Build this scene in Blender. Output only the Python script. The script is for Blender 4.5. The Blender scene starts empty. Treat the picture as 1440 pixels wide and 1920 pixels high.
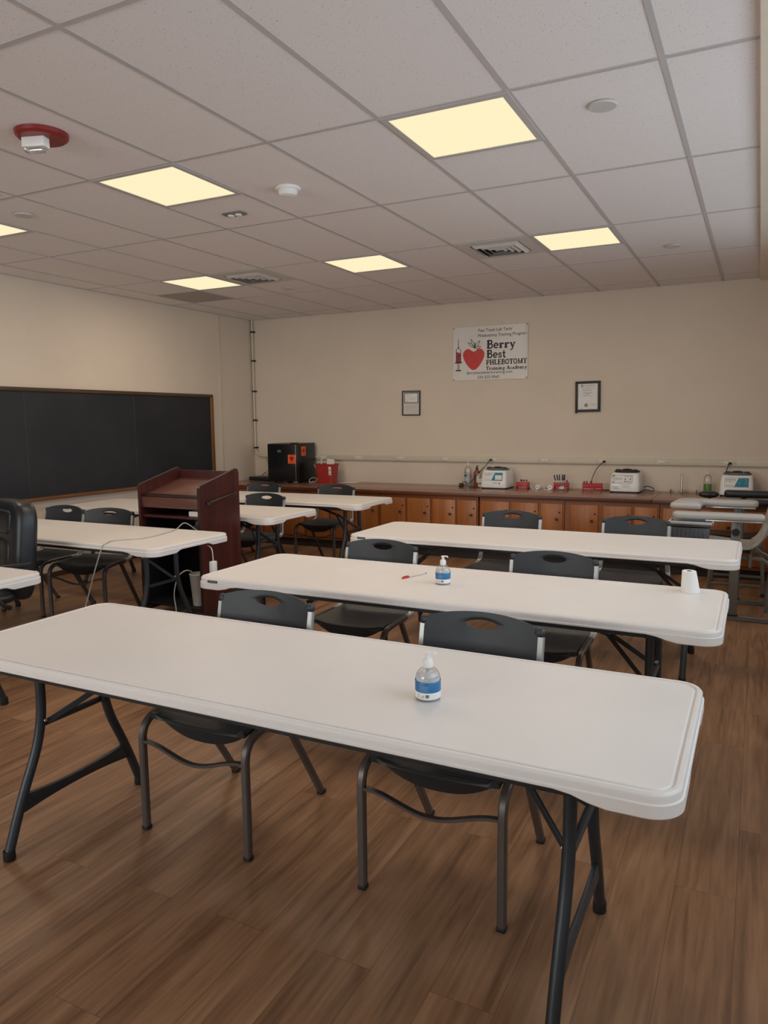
import bpy, bmesh, math, random
from mathutils import Vector, Matrix, Euler
random.seed(7)
PI = math.pi
S = bpy.context.scene
C = S.collection
V = Vector

# ------------------------------------------------------------------ camera
CAM_Z = 1.514
cam = bpy.data.cameras.new('camera')
cam.sensor_fit = 'AUTO'
cam.sensor_width = 36.0
cam.lens = 1395.739 * 36.0 / 1920.0
cam.clip_start = 0.05
cam_o = bpy.data.objects.new('camera', cam)
C.objects.link(cam_o)
_R = [[0.8937984557947111, 0.44834874932751223, -0.010378795471800486],
      [-0.04548346755993631, 0.11364767799919548, 0.9924794503989064],
      [-0.4461564463254051, 0.8866045365673733, -0.1219705748959114]]
_m = Matrix(((_R[0][0], _R[1][0], -_R[2][0], 0.0),
             (_R[0][1], _R[1][1], -_R[2][1], 0.0),
             (_R[0][2], _R[1][2], -_R[2][2], CAM_Z),
             (0, 0, 0, 1)))
cam_o.matrix_world = _m
S.camera = cam_o

# ------------------------------------------------------------------ world, daylight, exposure
w = bpy.data.worlds.new('sky'); S.world = w
w.use_nodes = True
bg = w.node_tree.nodes['Background']
bg.inputs[0].default_value = (0.80, 0.90, 1.0, 1)
bg.inputs[1].default_value = 0.5
S.view_settings.view_transform = 'Standard'
S.view_settings.look = 'None'
S.view_settings.gamma = 1.0
S.view_settings.use_curve_mapping = False
S.view_settings.exposure = 0.0

DAY = 37.0           # watts per window
LAMP_E = 1.0         # how bright the diffuser itself looks
LAMP_W = 11.0        # watts given off by each ceiling panel
LAMP_C = (1.0, 0.82, 0.62)
RW = 0.75            # right wall x
WIN = [(-2.9, -1.05), (-0.95, 0.9), (1.0, 2.6), (2.7, 4.6), (4.7, 6.6)]
WDAY = [0.6, 0.65, 0.85, 1.0, 0.8]     # per-window weights tuned to balance the light in the room
WZ0, WZ1 = 1.02, 2.62
for (a, b), k_ in zip(WIN, WDAY):
    L = bpy.data.lights.new('daylight_and_fill', 'AREA')
    L.shape = 'RECTANGLE'; L.size = WZ1 - WZ0 - 0.06; L.size_y = b - a - 0.06
    L.energy = DAY * k_; L.color = (0.80, 0.90, 1.0)
    lo = bpy.data.objects.new('daylight_and_fill', L); C.objects.link(lo)
    lo.location = (RW + 0.17, (a + b) / 2, (WZ0 + WZ1) / 2)
    lo.rotation_euler = (0, math.radians(90), 0)

FILL_WIN = [(-5.6, -3.9), (-3.7, -2.0)]      # unseen windows added behind the camera to brighten back wall and nearest table
FILL_W = 84.0  # watts of each added fill lamp
for (a, b) in FILL_WIN:
    L = bpy.data.lights.new('daylight_and_fill', 'AREA')
    L.shape = 'RECTANGLE'; L.size = b - a - 0.06; L.size_y = WZ1 - WZ0 - 0.06
    L.energy = FILL_W; L.color = (1.0, 0.97, 0.93)
    lo = bpy.data.objects.new('daylight_and_fill', L); C.objects.link(lo)
    lo.location = ((a + b) / 2, -3.3 - 0.17, (WZ0 + WZ1) / 2)
    lo.rotation_euler = (math.radians(90), 0, 0)

# ------------------------------------------------------------------ materials
def nodes_of(name):
    m = bpy.data.materials.new(name); m.use_nodes = True
    nt = m.node_tree; nt.nodes.clear()
    o = nt.nodes.new('ShaderNodeOutputMaterial')
    p = nt.nodes.new('ShaderNodeBsdfPrincipled')
    nt.links.new(p.outputs[0], o.inputs[0])
    return m, nt, p, o

def mat(name, col, rough=0.5, metal=0.0, var=0.06, scale=12.0, bump=0.0, bscale=200.0, stretch=None, **kw):
    m, nt, p, o = nodes_of(name)
    tc = nt.nodes.new('ShaderNodeTexCoord')
    src = tc.outputs['Object']
    if stretch:
        mp = nt.nodes.new('ShaderNodeMapping'); mp.inputs['Scale'].default_value = stretch
        nt.links.new(src, mp.inputs[0]); src = mp.outputs[0]
    n = nt.nodes.new('ShaderNodeTexNoise'); n.inputs['Scale'].default_value = scale
    n.inputs['Detail'].default_value = 4
    nt.links.new(src, n.inputs['Vector'])
    r = nt.nodes.new('ShaderNodeValToRGB')
    c = V(col[:3])
    r.color_ramp.elements[0].position = 0.3; r.color_ramp.elements[1].position = 0.7
    r.color_ramp.elements[0].color = (*(c * (1 - var)), 1)
    r.color_ramp.elements[1].color = (*[min(1, x * (1 + var)) for x in c], 1)
    nt.links.new(n.outputs['Fac'], r.inputs[0]); nt.links.new(r.outputs[0], p.inputs['Base Color'])
    p.inputs['Roughness'].default_value = rough
    p.inputs['Metallic'].default_value = metal
    if bump:
        bn = nt.nodes.new('ShaderNodeTexNoise'); bn.inputs['Scale'].default_value = bscale
        nt.links.new(src, bn.inputs['Vector'])
        b = nt.nodes.new('ShaderNodeBump'); b.inputs['Strength'].default_value = bump; b.inputs['Distance'].default_value = 0.002
        nt.links.new(bn.outputs['Fac'], b.inputs['Height']); nt.links.new(b.outputs[0], p.inputs['Normal'])
    for k, v in kw.items():
        p.inputs[k].default_value = v
    return m

def glassy(name, tint=(1, 1, 1), gloss=0.12, rough=0.03):
    m = bpy.data.materials.new(name); m.use_nodes = True
    nt = m.node_tree; nt.nodes.clear()
    o = nt.nodes.new('ShaderNodeOutputMaterial')
    t = nt.nodes.new('ShaderNodeBsdfTransparent'); t.inputs[0].default_value = (*tint, 1)
    g = nt.nodes.new('ShaderNodeBsdfGlossy'); g.inputs['Roughness'].default_value = rough
    mx = nt.nodes.new('ShaderNodeMixShader')
    lw = nt.nodes.new('ShaderNodeLayerWeight'); lw.inputs[0].default_value = 0.35
    ma = nt.nodes.new('ShaderNodeMath'); ma.operation = 'MULTIPLY_ADD'; ma.inputs[1].default_value = 0.5; ma.inputs[2].default_value = gloss * 0.4
    nt.links.new(lw.outputs['Fresnel'], ma.inputs[0])
    nt.links.new(ma.outputs[0], mx.inputs[0]); nt.links.new(t.outputs[0], mx.inputs[1]); nt.links.new(g.outputs[0], mx.inputs[2])
    nt.links.new(mx.outputs[0], o.inputs[0])
    return m

def emis(name, col, e):
    m = bpy.data.materials.new(name); m.use_nodes = True
    nt = m.node_tree; nt.nodes.clear()
    o = nt.nodes.new('ShaderNodeOutputMaterial')
    em = nt.nodes.new('ShaderNodeEmission'); em.inputs[0].default_value = (*col, 1); em.inputs[1].default_value = e
    nt.links.new(em.outputs[0], o.inputs[0])
    return m

def floor_mat():
    m, nt, p, o = nodes_of('vinyl_plank')
    tc = nt.nodes.new('ShaderNodeTexCoord')
    mp = nt.nodes.new('ShaderNodeMapping'); mp.inputs['Rotation'].default_value = (0, 0, PI / 2)
    nt.links.new(tc.outputs['Object'], mp.inputs[0])
    br = nt.nodes.new('ShaderNodeTexBrick')
    br.offset = 0.37; br.offset_frequency = 2
    br.inputs['Scale'].default_value = 1.0
    br.inputs['Brick Width'].default_value = 1.22; br.inputs['Row Height'].default_value = 0.18
    br.inputs['Mortar Size'].default_value = 0.0009; br.inputs['Mortar Smooth'].default_value = 0.2
    br.inputs['Bias'].default_value = 0.0
    br.inputs['Color1'].default_value = (0.0, 0.0, 0.0, 1); br.inputs['Color2'].default_value = (1, 1, 1, 1)
    br.inputs['Mortar'].default_value = (0.5, 0.5, 0.5, 1)
    nt.links.new(mp.outputs[0], br.inputs['Vector'])
    # grain, stretched along the plank
    ms = nt.nodes.new('ShaderNodeMapping'); ms.inputs['Scale'].default_value = (13, 0.85, 1)
    nt.links.new(tc.outputs['Object'], ms.inputs[0])
    ad = nt.nodes.new('ShaderNodeVectorMath'); ad.operation = 'MULTIPLY_ADD'
    ad.inputs[1].default_value = (9.0, 31.0, 0); 
    nt.links.new(br.outputs['Color'], ad.inputs[0]); nt.links.new(ms.outputs[0], ad.inputs[2])
    n1 = nt.nodes.new('ShaderNodeTexNoise'); n1.inputs['Scale'].default_value = 1.0; n1.inputs['Detail'].default_value = 5; n1.inputs['Distortion'].default_value = 0.8
    nt.links.new(ad.outputs[0], n1.inputs['Vector'])
    n2 = nt.nodes.new('ShaderNodeTexNoise'); n2.inputs['Scale'].default_value = 4.5; n2.inputs['Detail'].default_value = 6
    nt.links.new(ad.outputs[0], n2.inputs['Vector'])
    a1 = nt.nodes.new('ShaderNodeMath'); a1.operation = 'MULTIPLY_ADD'; a1.inputs[1].default_value = 0.75
    nt.links.new(n2.outputs['Fac'], a1.inputs[0]); nt.links.new(n1.outputs['Fac'], a1.inputs[2])
    a2 = nt.nodes.new('ShaderNodeMath'); a2.operation = 'MULTIPLY_ADD'; a2.inputs[1].default_value = 0.07
    nt.links.new(br.outputs['Color'], a2.inputs[0]); nt.links.new(a1.outputs[0], a2.inputs[2])
    a3 = nt.nodes.new('ShaderNodeMath'); a3.operation = 'MULTIPLY'; a3.inputs[1].default_value = 0.66
    nt.links.new(a2.outputs[0], a3.inputs[0])
    r = nt.nodes.new('ShaderNodeValToRGB')
    e = r.color_ramp.elements
    e[0].position = 0.42; e[0].color = (0.150, 0.073, 0.036, 1)
    e[1].position = 0.82; e[1].color = (0.385, 0.215, 0.118, 1)
    x = e.new(0.60); x.color = (0.270, 0.141, 0.073, 1)
    nt.links.new(a3.outputs[0], r.inputs[0])
    mx = nt.nodes.new('ShaderNodeMix'); mx.data_type = 'RGBA'
    mx.inputs['B'].default_value = (0.135, 0.070, 0.037, 1)
    nt.links.new(br.outputs['Fac'], mx.inputs['Factor']); nt.links.new(r.outputs[0], mx.inputs['A'])
    nt.links.new(mx.outputs['Result'], p.inputs['Base Color'])
    p.inputs['Roughness'].default_value = 0.42
    b = nt.nodes.new('ShaderNodeBump'); b.inputs['Strength'].default_value = 0.25; b.inputs['Distance'].default_value = 0.001
    nt.links.new(n2.outputs['Fac'], b.inputs['Height']); nt.links.new(b.outputs[0], p.inputs['Normal'])
    return m

def ceil_mat():
    m, nt, p, o = nodes_of('acoustic_tile')
    tc = nt.nodes.new('ShaderNodeTexCoord')
    n0 = nt.nodes.new('ShaderNodeTexNoise'); n0.inputs['Scale'].default_value = 3.0
    nt.links.new(tc.outputs['Object'], n0.inputs[0])
    v = nt.nodes.new('ShaderNodeTexNoise'); v.inputs['Scale'].default_value = 115.0; v.inputs['Detail'].default_value = 2.0; v.inputs['Roughness'].default_value = 0.6
    nt.links.new(tc.outputs['Object'], v.inputs['Vector'])
    r = nt.nodes.new('ShaderNodeValToRGB')
    e = r.color_ramp.elements
    e[0].position = 0.28; e[0].color = (0.36, 0.34, 0.32, 1)
    e[1].position = 0.36; e[1].color = (0.78, 0.725, 0.715, 1)
    nt.links.new(v.outputs['Fac'], r.inputs[0])
    nt.links.new(r.outputs[0], p.inputs['Base Color'])
    p.inputs['Roughness'].default_value = 0.9
    b = nt.nodes.new('ShaderNodeBump'); b.inputs['Strength'].default_value = 0.5; b.inputs['Distance'].default_value = 0.002
    nt.links.new(r.outputs[0], b.inputs['Height']); nt.links.new(b.outputs[0], p.inputs['Normal'])
    return m

def wood_mat(name, c0, c1, c2, rough=0.4, axis='Z', sc=1.0):
    m, nt, p, o = nodes_of(name)
    tc = nt.nodes.new('ShaderNodeTexCoord')
    mp = nt.nodes.new('ShaderNodeMapping')
    s = {'X': (1.2, 18, 18), 'Y': (18, 1.2, 18), 'Z': (18, 18, 1.2)}[axis]
    mp.inputs['Scale'].default_value = tuple(k * sc for k in s)
    nt.links.new(tc.outputs['Object'], mp.inputs[0])
    n = nt.nodes.new('ShaderNodeTexNoise'); n.inputs['Scale'].default_value = 1.0; n.inputs['Detail'].default_value = 6; n.inputs['Distortion'].default_value = 1.2
    nt.links.new(mp.outputs[0], n.inputs['Vector'])
    r = nt.nodes.new('ShaderNodeValToRGB'); e = r.color_ramp.elements
    e[0].position = 0.25; e[0].color = (*c0, 1); e[1].position = 0.8; e[1].color = (*c2, 1)
    x = e.new(0.52); x.color = (*c1, 1)
    nt.links.new(n.outputs['Fac'], r.inputs[0]); nt.links.new(r.outputs[0], p.inputs['Base Color'])
    p.inputs['Roughness'].default_value = rough
    return m

def board_mat():
    m, nt, p, o = nodes_of('slate')
    tc = nt.nodes.new('ShaderNodeTexCoord')
    n = nt.nodes.new('ShaderNodeTexNoise'); n.inputs['Scale'].default_value = 1.6; n.inputs['Detail'].default_value = 6; n.inputs['Roughness'].default_value = 0.6
    nt.links.new(tc.outputs['Object'], n.inputs[0])
    r = nt.nodes.new('ShaderNodeValToRGB'); e = r.color_ramp.elements
    e[0].position = 0.35; e[0].color = (0.007, 0.0095, 0.015, 1)
    e[1].position = 0.85; e[1].color = (0.024, 0.027, 0.033, 1)
    nt.links.new(n.outputs['Fac'], r.inputs[0]); nt.links.new(r.outputs[0], p.inputs['Base Color'])
    p.inputs['Roughness'].default_value = 0.62
    return m

M = {}
M['floor'] = floor_mat()
M['ceil'] = ceil_mat()
M['wall'] = mat('cream_wall_paint', (0.67, 0.575, 0.48), 0.75, var=0.025, scale=2.2, bump=0.08, bscale=160)
M['beam'] = mat('soffit_paint', (0.80, 0.72, 0.61), 0.7, var=0.02)
M['tee'] = mat('ceiling_grid_white', (0.50, 0.46, 0.45), 0.5, var=0.02)
M['table'] = mat('white_table_plastic', (0.75, 0.71, 0.69), 0.42, var=0.018, scale=5, bump=0.12, bscale=900)
M['tleg'] = mat('charcoal_powder_coat', (0.036, 0.043, 0.052), 0.42, metal=0.35, var=0.1)
M['rubber'] = mat('black_rubber', (0.010, 0.010, 0.011), 0.6, var=0.1)
M['plast'] = mat('charcoal_chair_plastic', (0.023, 0.028, 0.034), 0.46, var=0.08, bump=0.25, bscale=700)
M['frame'] = mat('shaded_frame_paint', (0.125, 0.110, 0.104), 0.42, metal=0.55, var=0.05)  # same metal as the uprights, painted darker for shade below the seat
M['frame_lit'] = mat('lit_frame_paint', (0.36, 0.36, 0.355), 0.38, metal=0.55, var=0.04)  # same frame metal, painted lighter where light falls on the uprights
M['rivet'] = mat('zinc_rivet', (0.62, 0.62, 0.60), 0.3, metal=0.9, var=0.05)
M['slate'] = board_mat()
M['oak'] = wood_mat('oak_trim', (0.135, 0.055, 0.018), (0.215, 0.090, 0.030), (0.31, 0.145, 0.055), 0.45, 'Z')
M['oakdark'] = wood_mat('brown_trim', (0.05, 0.028, 0.014), (0.075, 0.042, 0.022), (0.11, 0.06, 0.032), 0.5, 'Y')
M['oaky'] = wood_mat('oak_tray', (0.12, 0.045, 0.015), (0.20, 0.08, 0.026), (0.27, 0.12, 0.042), 0.45, 'Y')
M['cab'] = wood_mat('varnished_maple', (0.24, 0.074, 0.016), (0.325, 0.107, 0.025), (0.41, 0.150, 0.040), 0.38, 'Z', 0.7)
M['cabframe'] = wood_mat('cabinet_frame_wood', (0.185, 0.054, 0.014), (0.245, 0.076, 0.019), (0.315, 0.104, 0.028), 0.4, 'X', 0.7)
M['counter'] = wood_mat('red_brown_counter', (0.215, 0.100, 0.068), (0.275, 0.134, 0.092), (0.34, 0.172, 0.122), 0.22, 'X', 0.6)
M['counteredge'] = wood_mat('dark_counter_edge', (0.055, 0.018, 0.008), (0.10, 0.032, 0.012), (0.16, 0.055, 0.02), 0.35, 'X', 0.6)
M['toekick'] = mat('dark_toe_kick', (0.020, 0.014, 0.013), 0.6)
M['mahog'] = wood_mat('mahogany_laminate', (0.036, 0.0075, 0.0065), (0.058, 0.0115, 0.0105), (0.088, 0.019, 0.016), 0.36, 'Z', 0.9)
M['mahogtop'] = wood_mat('mahogany_slope', (0.085, 0.030, 0.020), (0.115, 0.043, 0.030), (0.15, 0.058, 0.042), 0.34, 'X', 0.9)
M['mahogedge'] = mat('mahogany_edge_band', (0.030, 0.012, 0.010), 0.35, var=0.1)
M['darkin'] = mat('recess_shade_dark', (0.010, 0.010, 0.014), 0.5)  # dark colour stands in for shade inside the lectern
M['race'] = mat('ivory_raceway', (0.60, 0.545, 0.43), 0.45, var=0.02)
M['outlet'] = mat('white_outlet_plastic', (0.80, 0.78, 0.74), 0.35, var=0.02)
M['slot'] = mat('outlet_slot_black', (0.008, 0.008, 0.008), 0.6)
M['white'] = mat('white_plastic', (0.80, 0.79, 0.78), 0.35, var=0.02)
M['offwhite'] = mat('off_white_plastic', (0.62, 0.59, 0.55), 0.45, var=0.03)
M['paper'] = mat('white_paper', (0.78, 0.77, 0.75), 0.8, var=0.02)
M['black'] = mat('black_gloss_plastic', (0.006, 0.007, 0.009), 0.28, var=0.15)
M['blackm'] = mat('black_matte_plastic', (0.012, 0.012, 0.013), 0.5, var=0.1)
M['leather'] = mat('black_leather', (0.010, 0.012, 0.016), 0.36, var=0.15, bump=0.35, bscale=260)
M['cable'] = mat('black_cable', (0.012, 0.011, 0.011), 0.5)
M['greycable'] = mat('grey_cable', (0.40, 0.38, 0.37), 0.45)
M['orange'] = mat('orange_sticker', (0.95, 0.12, 0.02), 0.5, var=0.03)
M['ink'] = mat('black_ink', (0.016, 0.014, 0.014), 0.6)
M['seam'] = mat('slate_seam', (0.055, 0.055, 0.058), 0.7)
M['greyink'] = mat('grey_ink', (0.14, 0.135, 0.13), 0.7)
M['inklite'] = mat('pale_grey_ink', (0.36, 0.35, 0.35), 0.7)
M['redink'] = mat('strawberry_red_ink', (0.55, 0.035, 0.032), 0.5, var=0.12, scale=9)
M['redliq'] = mat('dark_red_ink', (0.33, 0.018, 0.022), 0.5, var=0.1)
M['vinyl'] = mat('banner_vinyl', (0.70, 0.665, 0.635), 0.28, var=0.015)
M['sharps'] = mat('red_sharps_plastic', (0.36, 0.028, 0.020), 0.38, var=0.06)
M['redrack'] = mat('red_rack_plastic', (0.50, 0.022, 0.030), 0.35, var=0.06)
M['teal'] = mat('teal_label', (0.0, 0.195, 0.29), 0.45, var=0.03)
M['tealtxt'] = mat('teal_print', (0.005, 0.16, 0.23), 0.5)
M['blue'] = mat('blue_label', (0.020, 0.150, 0.36), 0.4, var=0.04)
M['bluelt'] = mat('light_blue_print', (0.25, 0.42, 0.58), 0.5)
M['brownb'] = mat('brown_bottle_plastic', (0.235, 0.060, 0.026), 0.32, var=0.05)
M['greenliq'] = mat('green_liquid', (0.135, 0.30, 0.065), 0.25, var=0.06)
M['clearliq'] = mat('clear_gel', (0.84, 0.88, 0.92), 0.25, var=0.02, Alpha=0.7)
M['glass'] = glassy('clear_plastic', (0.985, 0.985, 0.985), 0.12)
M['pane'] = glassy('window_glass', (0.96, 0.98, 0.98), 0.1)
M['steel'] = mat('brushed_steel', (0.55, 0.55, 0.56), 0.3, metal=0.9, var=0.05)
M['alarm'] = mat('alarm_red_plastic', (0.22, 0.014, 0.013), 0.4, var=0.05)
M['greyvinyl'] = mat('grey_vinyl_pad', (0.43, 0.415, 0.395), 0.42, var=0.03, bump=0.15, bscale=400)
M['greyshell'] = mat('beige_grey_shell', (0.40, 0.375, 0.335), 0.45, var=0.03)
M['greypost'] = mat('grey_post_paint', (0.19, 0.185, 0.17), 0.42, metal=0.35, var=0.04)
M['greydrawer'] = mat('grey_drawer_plastic', (0.115, 0.125, 0.145), 0.42, var=0.05)
M['tray'] = mat('light_grey_tray', (0.50, 0.51, 0.53), 0.4, var=0.03)
M['duct'] = mat('dark_duct', (0.012, 0.012, 0.012), 0.8)
M['vent'] = mat('vent_white_paint', (0.55, 0.525, 0.50), 0.45, var=0.02)
M['tiledark'] = mat('darker_tile', (0.40, 0.37, 0.345), 0.9, var=0.05)  # one tile darker than its neighbours
M['mesh'] = mat('sensor_grey', (0.16, 0.155, 0.14), 0.5)
M['lamp'] = emis('warm_lamp_diffuser', (1.0, 0.885, 0.56), LAMP_E)
M['purple'] = mat('maroon_tube_cap', (0.22, 0.025, 0.04), 0.4)
M['pinkbag'] = mat('pink_print', (0.60, 0.14, 0.16), 0.5)
M['penblue'] = mat('navy_pen', (0.012, 0.018, 0.055), 0.4)
M['redcap'] = mat('red_pen_cap', (0.50, 0.022, 0.022), 0.35)
M['gold'] = mat('seal_grey', (0.27, 0.235, 0.22), 0.5)
M['brass'] = mat('aged_knob', (0.075, 0.036, 0.022), 0.38, metal=0.5)
M['concrete'] = mat('outside_paving', (0.35, 0.34, 0.32), 0.9)

# ------------------------------------------------------------------ mesh builder
def fillet(pts, rad, seg=6):
    pts = [V(p) for p in pts]; out = [pts[0]]
    for i in range(1, len(pts) - 1):
        a, b, c = pts[i - 1], pts[i], pts[i + 1]
        d0 = (a - b); d1 = (c - b)
        r = min(rad, d0.length * 0.49, d1.length * 0.49)
        p0 = b + d0.normalized() * r; p1 = b + d1.normalized() * r
        for k in range(seg + 1):
            t = k / seg
            out.append(p0 * (1 - t) ** 2 + b * 2 * t * (1 - t) + p1 * t * t)
    out.append(pts[-1])
    return out

def smooth_path(pts, n=8):
    P = [V(p) for p in pts]; P = [P[0] * 2 - P[1]] + P + [P[-1] * 2 - P[-2]]
    out = []
    for i in range(1, len(P) - 2):
        for k in range(n):
            t = k / n
            a, b, c, d = P[i - 1], P[i], P[i + 1], P[i + 2]
            out.append(0.5 * ((2 * b) + (c - a) * t + (2 * a - 5 * b + 4 * c - d) * t * t + (3 * b - a - 3 * c + d) * t ** 3))
    out.append(P[-2])
    return out

def thicken(t, th):
    """give an open sheet an even thickness along its vertex normals"""
    t.normal_update(); t.verts.ensure_lookup_table()
    src = list(t.verts); faces = list(t.faces); edges = [e for e in t.edges if len(e.link_faces) == 1]
    cp = {v: t.verts.new(v.co - v.normal * th) for v in src}
    for f in faces: t.faces.new([cp[v] for v in reversed(f.verts)])
    for e in edges:
        a, b = e.verts; t.faces.new((a, b, cp[b], cp[a]))
    bmesh.ops.recalc_face_normals(t, faces=t.faces)

class B:
    def __init__(s):
        s.bm = bmesh.new()
    def box(s, c, size, bev=0.0, rot=None, seg=2):
        t = bmesh.new()
        bmesh.ops.create_cube(t, size=1.0)
        bmesh.ops.scale(t, vec=size, verts=t.verts)
        if bev > 0:
            bmesh.ops.bevel(t, geom=list(t.edges), offset=min(bev, min(size) * 0.49), segments=seg, profile=0.5, affect='EDGES')
        mx = Matrix.Translation(V(c))
        if rot is not None: mx = mx @ Euler(rot).to_matrix().to_4x4()
        t.transform(mx)
        s._add(t); return s
    def bb(s, x0, x1, y0, y1, z0, z1, bev=0.0):
        return s.box(((x0 + x1) / 2, (y0 + y1) / 2, (z0 + z1) / 2), (abs(x1 - x0), abs(y1 - y0), abs(z1 - z0)), bev)
    def _add(s, t):
        me = bpy.data.meshes.new('tmp'); t.to_mesh(me); t.free()
        s.bm.from_mesh(me); bpy.data.meshes.remove(me)
    def tube(s, pts, r, n=10, rect=None, cap=True, ref=None):
        """sweep a circle (radius r, or list of radii) or a rounded rectangle rect=(w,h) along pts"""
        pts = [V(p) for p in pts]
        if rect:
            a, b = rect[0] / 2, rect[1] / 2; q = min(a, b) * 0.35
            prof = [(a, -b + q), (a, b - q), (a - q, b), (-a + q, b), (-a, b - q), (-a, -b + q), (-a + q, -b), (a - q, -b)]
        else:
            prof = [(math.cos(2 * PI * k / n), math.sin(2 * PI * k / n)) for k in range(n)]
        up = V(ref) if ref else None
        rings = []; N = len(pts); prev = None
        for i, p in enumerate(pts):
            if i == 0: d = pts[1] - p
            elif i == N - 1: d = p - pts[i - 1]
            else: d = (pts[i + 1] - p).normalized() + (p - pts[i - 1]).normalized()
            d.normalize()
            if prev is None:
                u = up if up else (V((0, 0, 1)) if abs(d.z) < 0.9 else V((0, 1, 0)))
                u = (u - d * u.dot(d)).normalized()
            else:
                u = up if up else prev
                u = (u - d * u.dot(d))
                u = u.normalized() if u.length > 1e-5 else prev
            prev = u; v = d.cross(u)
            rr = 1.0 if rect else (r[i] if isinstance(r, (list, tuple)) else r)
            rings.append([s.bm.verts.new(p + u * (a_ * rr) + v * (b_ * rr)) for a_, b_ in prof])
        m = len(prof)
        for i in range(N - 1):
            for k in range(m):
                s.bm.faces.new((rings[i][k], rings[i][(k + 1) % m], rings[i + 1][(k + 1) % m], rings[i + 1][k]))
        if cap:
            s.bm.faces.new(list(reversed(rings[0]))); s.bm.faces.new(rings[-1])
        return s
    def lathe(s, prof, n=24, c=(0, 0, 0), sx=1.0, sy=1.0, rot=None):
        t = bmesh.new(); rings = []
        for r, z in prof:
            if r < 1e-6: rings.append([t.verts.new((0, 0, z))])
            else: rings.append([t.verts.new((r * sx * math.cos(2 * PI * k / n), r * sy * math.sin(2 * PI * k / n), z)) for k in range(n)])
        for i in range(len(rings) - 1):
            A, Bq = rings[i], rings[i + 1]
            for k in range(n):
                k2 = (k + 1) % n
                if len(A) == 1 and len(Bq) == 1: continue
                if len(A) == 1: t.faces.new((A[0], Bq[k2], Bq[k]))
                elif len(Bq) == 1: t.faces.new((A[k], A[k2], Bq[0]))
                else: t.faces.new((A[k], A[k2], Bq[k2], Bq[k]))
        mx = Matrix.Translation(V(c))
        if rot is not None: mx = mx @ Euler(rot).to_matrix().to_4x4()
        t.transform(mx); s._add(t); return s
    def prism(s, pts, d0, d1, plane='XZ', bev=0.0):
        """extrude a 2-D outline; XZ -> along y, YZ -> along x, XY -> along z"""
        t = bmesh.new()
        def mk(p, d): return {'XZ': (p[0], d, p[1]), 'YZ': (d, p[0], p[1]), 'XY': (p[0], p[1], d)}[plane]
        a = [t.verts.new(mk(p, d0)) for p in pts]; b = [t.verts.new(mk(p, d1)) for p in pts]
        t.faces.new(a); t.faces.new(list(reversed(b)))
        n = len(pts)
        for k in range(n): t.faces.new((a[k], b[k], b[(k + 1) % n], a[(k + 1) % n]))
        bmesh.ops.recalc_face_normals(t, faces=t.faces)
        if bev: bmesh.ops.bevel(t, geom=list(t.edges), offset=bev, segments=2, profile=0.5, affect='EDGES')
        s._add(t); return s
    def grid(s, f, nu, nv, thick=0.0, closed_u=False):
        t = bmesh.new()
        vs = [[t.verts.new(f(i / (nu - (0 if closed_u else 1)), j / (nv - 1))) for j in range(nv)] for i in range(nu)]
        for i in range(nu if closed_u else nu - 1):
            for j in range(nv - 1):
                i2 = (i + 1) % nu
                t.faces.new((vs[i][j], vs[i2][j], vs[i2][j + 1], vs[i][j + 1]))
        bmesh.ops.recalc_face_normals(t, faces=t.faces)
        if thick: thicken(t, thick)
        s._add(t); return s
    def build(s, name, m, parent=None, smooth=0.6):
        bmesh.ops.recalc_face_normals(s.bm, faces=s.bm.faces)
        me = bpy.data.meshes.new(name); s.bm.to_mesh(me); s.bm.free()
        me.materials.append(m)
        if smooth:
            me.shade_smooth(); me.set_sharp_from_angle(angle=smooth)
        o = bpy.data.objects.new(name, me); C.objects.link(o)
        if parent: o.parent = parent
        return o

def tag(o, label, cat, group=None):
    o['label'] = label; o['category'] = cat
    if group: o['group'] = group
    return o
def thing(name, label, cat, loc=(0, 0, 0), rz=0.0, group=None):
    o = bpy.data.objects.new(name, None); C.objects.link(o)
    o.empty_display_size = 0.1
    o.location = loc; o.rotation_euler = (0, 0, rz)
    return tag(o, label, cat, group)
def struct(o):
    o['kind'] = 'structure'; return o
def kids(o): return [c for c in C.objects if c.parent == o]
def dup(o, parent=None):
    c = o.copy(); C.objects.link(c)
    if parent: c.parent = parent
    for k in kids(o): dup(k, c)
    return c
def place(first, used, loc, rz, label):
    o = first if not used else dup(first)
    o.location = loc; o.rotation_euler = (0, 0, rz); o['label'] = label
    return o

# lettering: a font curve turned to mesh and fitted into a box
def text_bm(b, body, x0, x1, z0, h=None, y=0.0, thick=0.0008, bold=0.0, frame=None, center=False):
    """lay text so that it spans x0..x1 with baseline z0, in the XZ plane facing -y (or map through frame)"""
    cu = bpy.data.curves.new('t', 'FONT'); cu.body = body; cu.offset = bold; cu.resolution_u = 3
    ob = bpy.data.objects.new('t', cu); C.objects.link(ob)
    dg = bpy.context.evaluated_depsgraph_get(); dg.update()
    me = bpy.data.meshes.new_from_object(ob.evaluated_get(dg))
    C.objects.unlink(ob); bpy.data.objects.remove(ob); bpy.data.curves.remove(cu)
    xs = [v.co.x for v in me.vertices]
    lo, hi = min(xs), max(xs); k = (x1 - x0) / (hi - lo)
    kz = k if h is None else h / 0.69
    t = bmesh.new(); t.from_mesh(me); bpy.data.meshes.remove(me)
    for v in t.verts:
        v.co = V((x0 + (v.co.x - lo) * k, y, z0 + v.co.y * kz))
    if frame: t.transform(frame)
    b._add(t); return b

# =================================================================== THE SETTING
HC = 2.879
XL, XR, YB, YF = -6.24, RW, 8.44, -3.3
TX0, TY0, TW, TD = -1.006, 1.9655, 0.61, 1.2275
CE = -0.062          # right edge of the tiled ceiling

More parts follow.
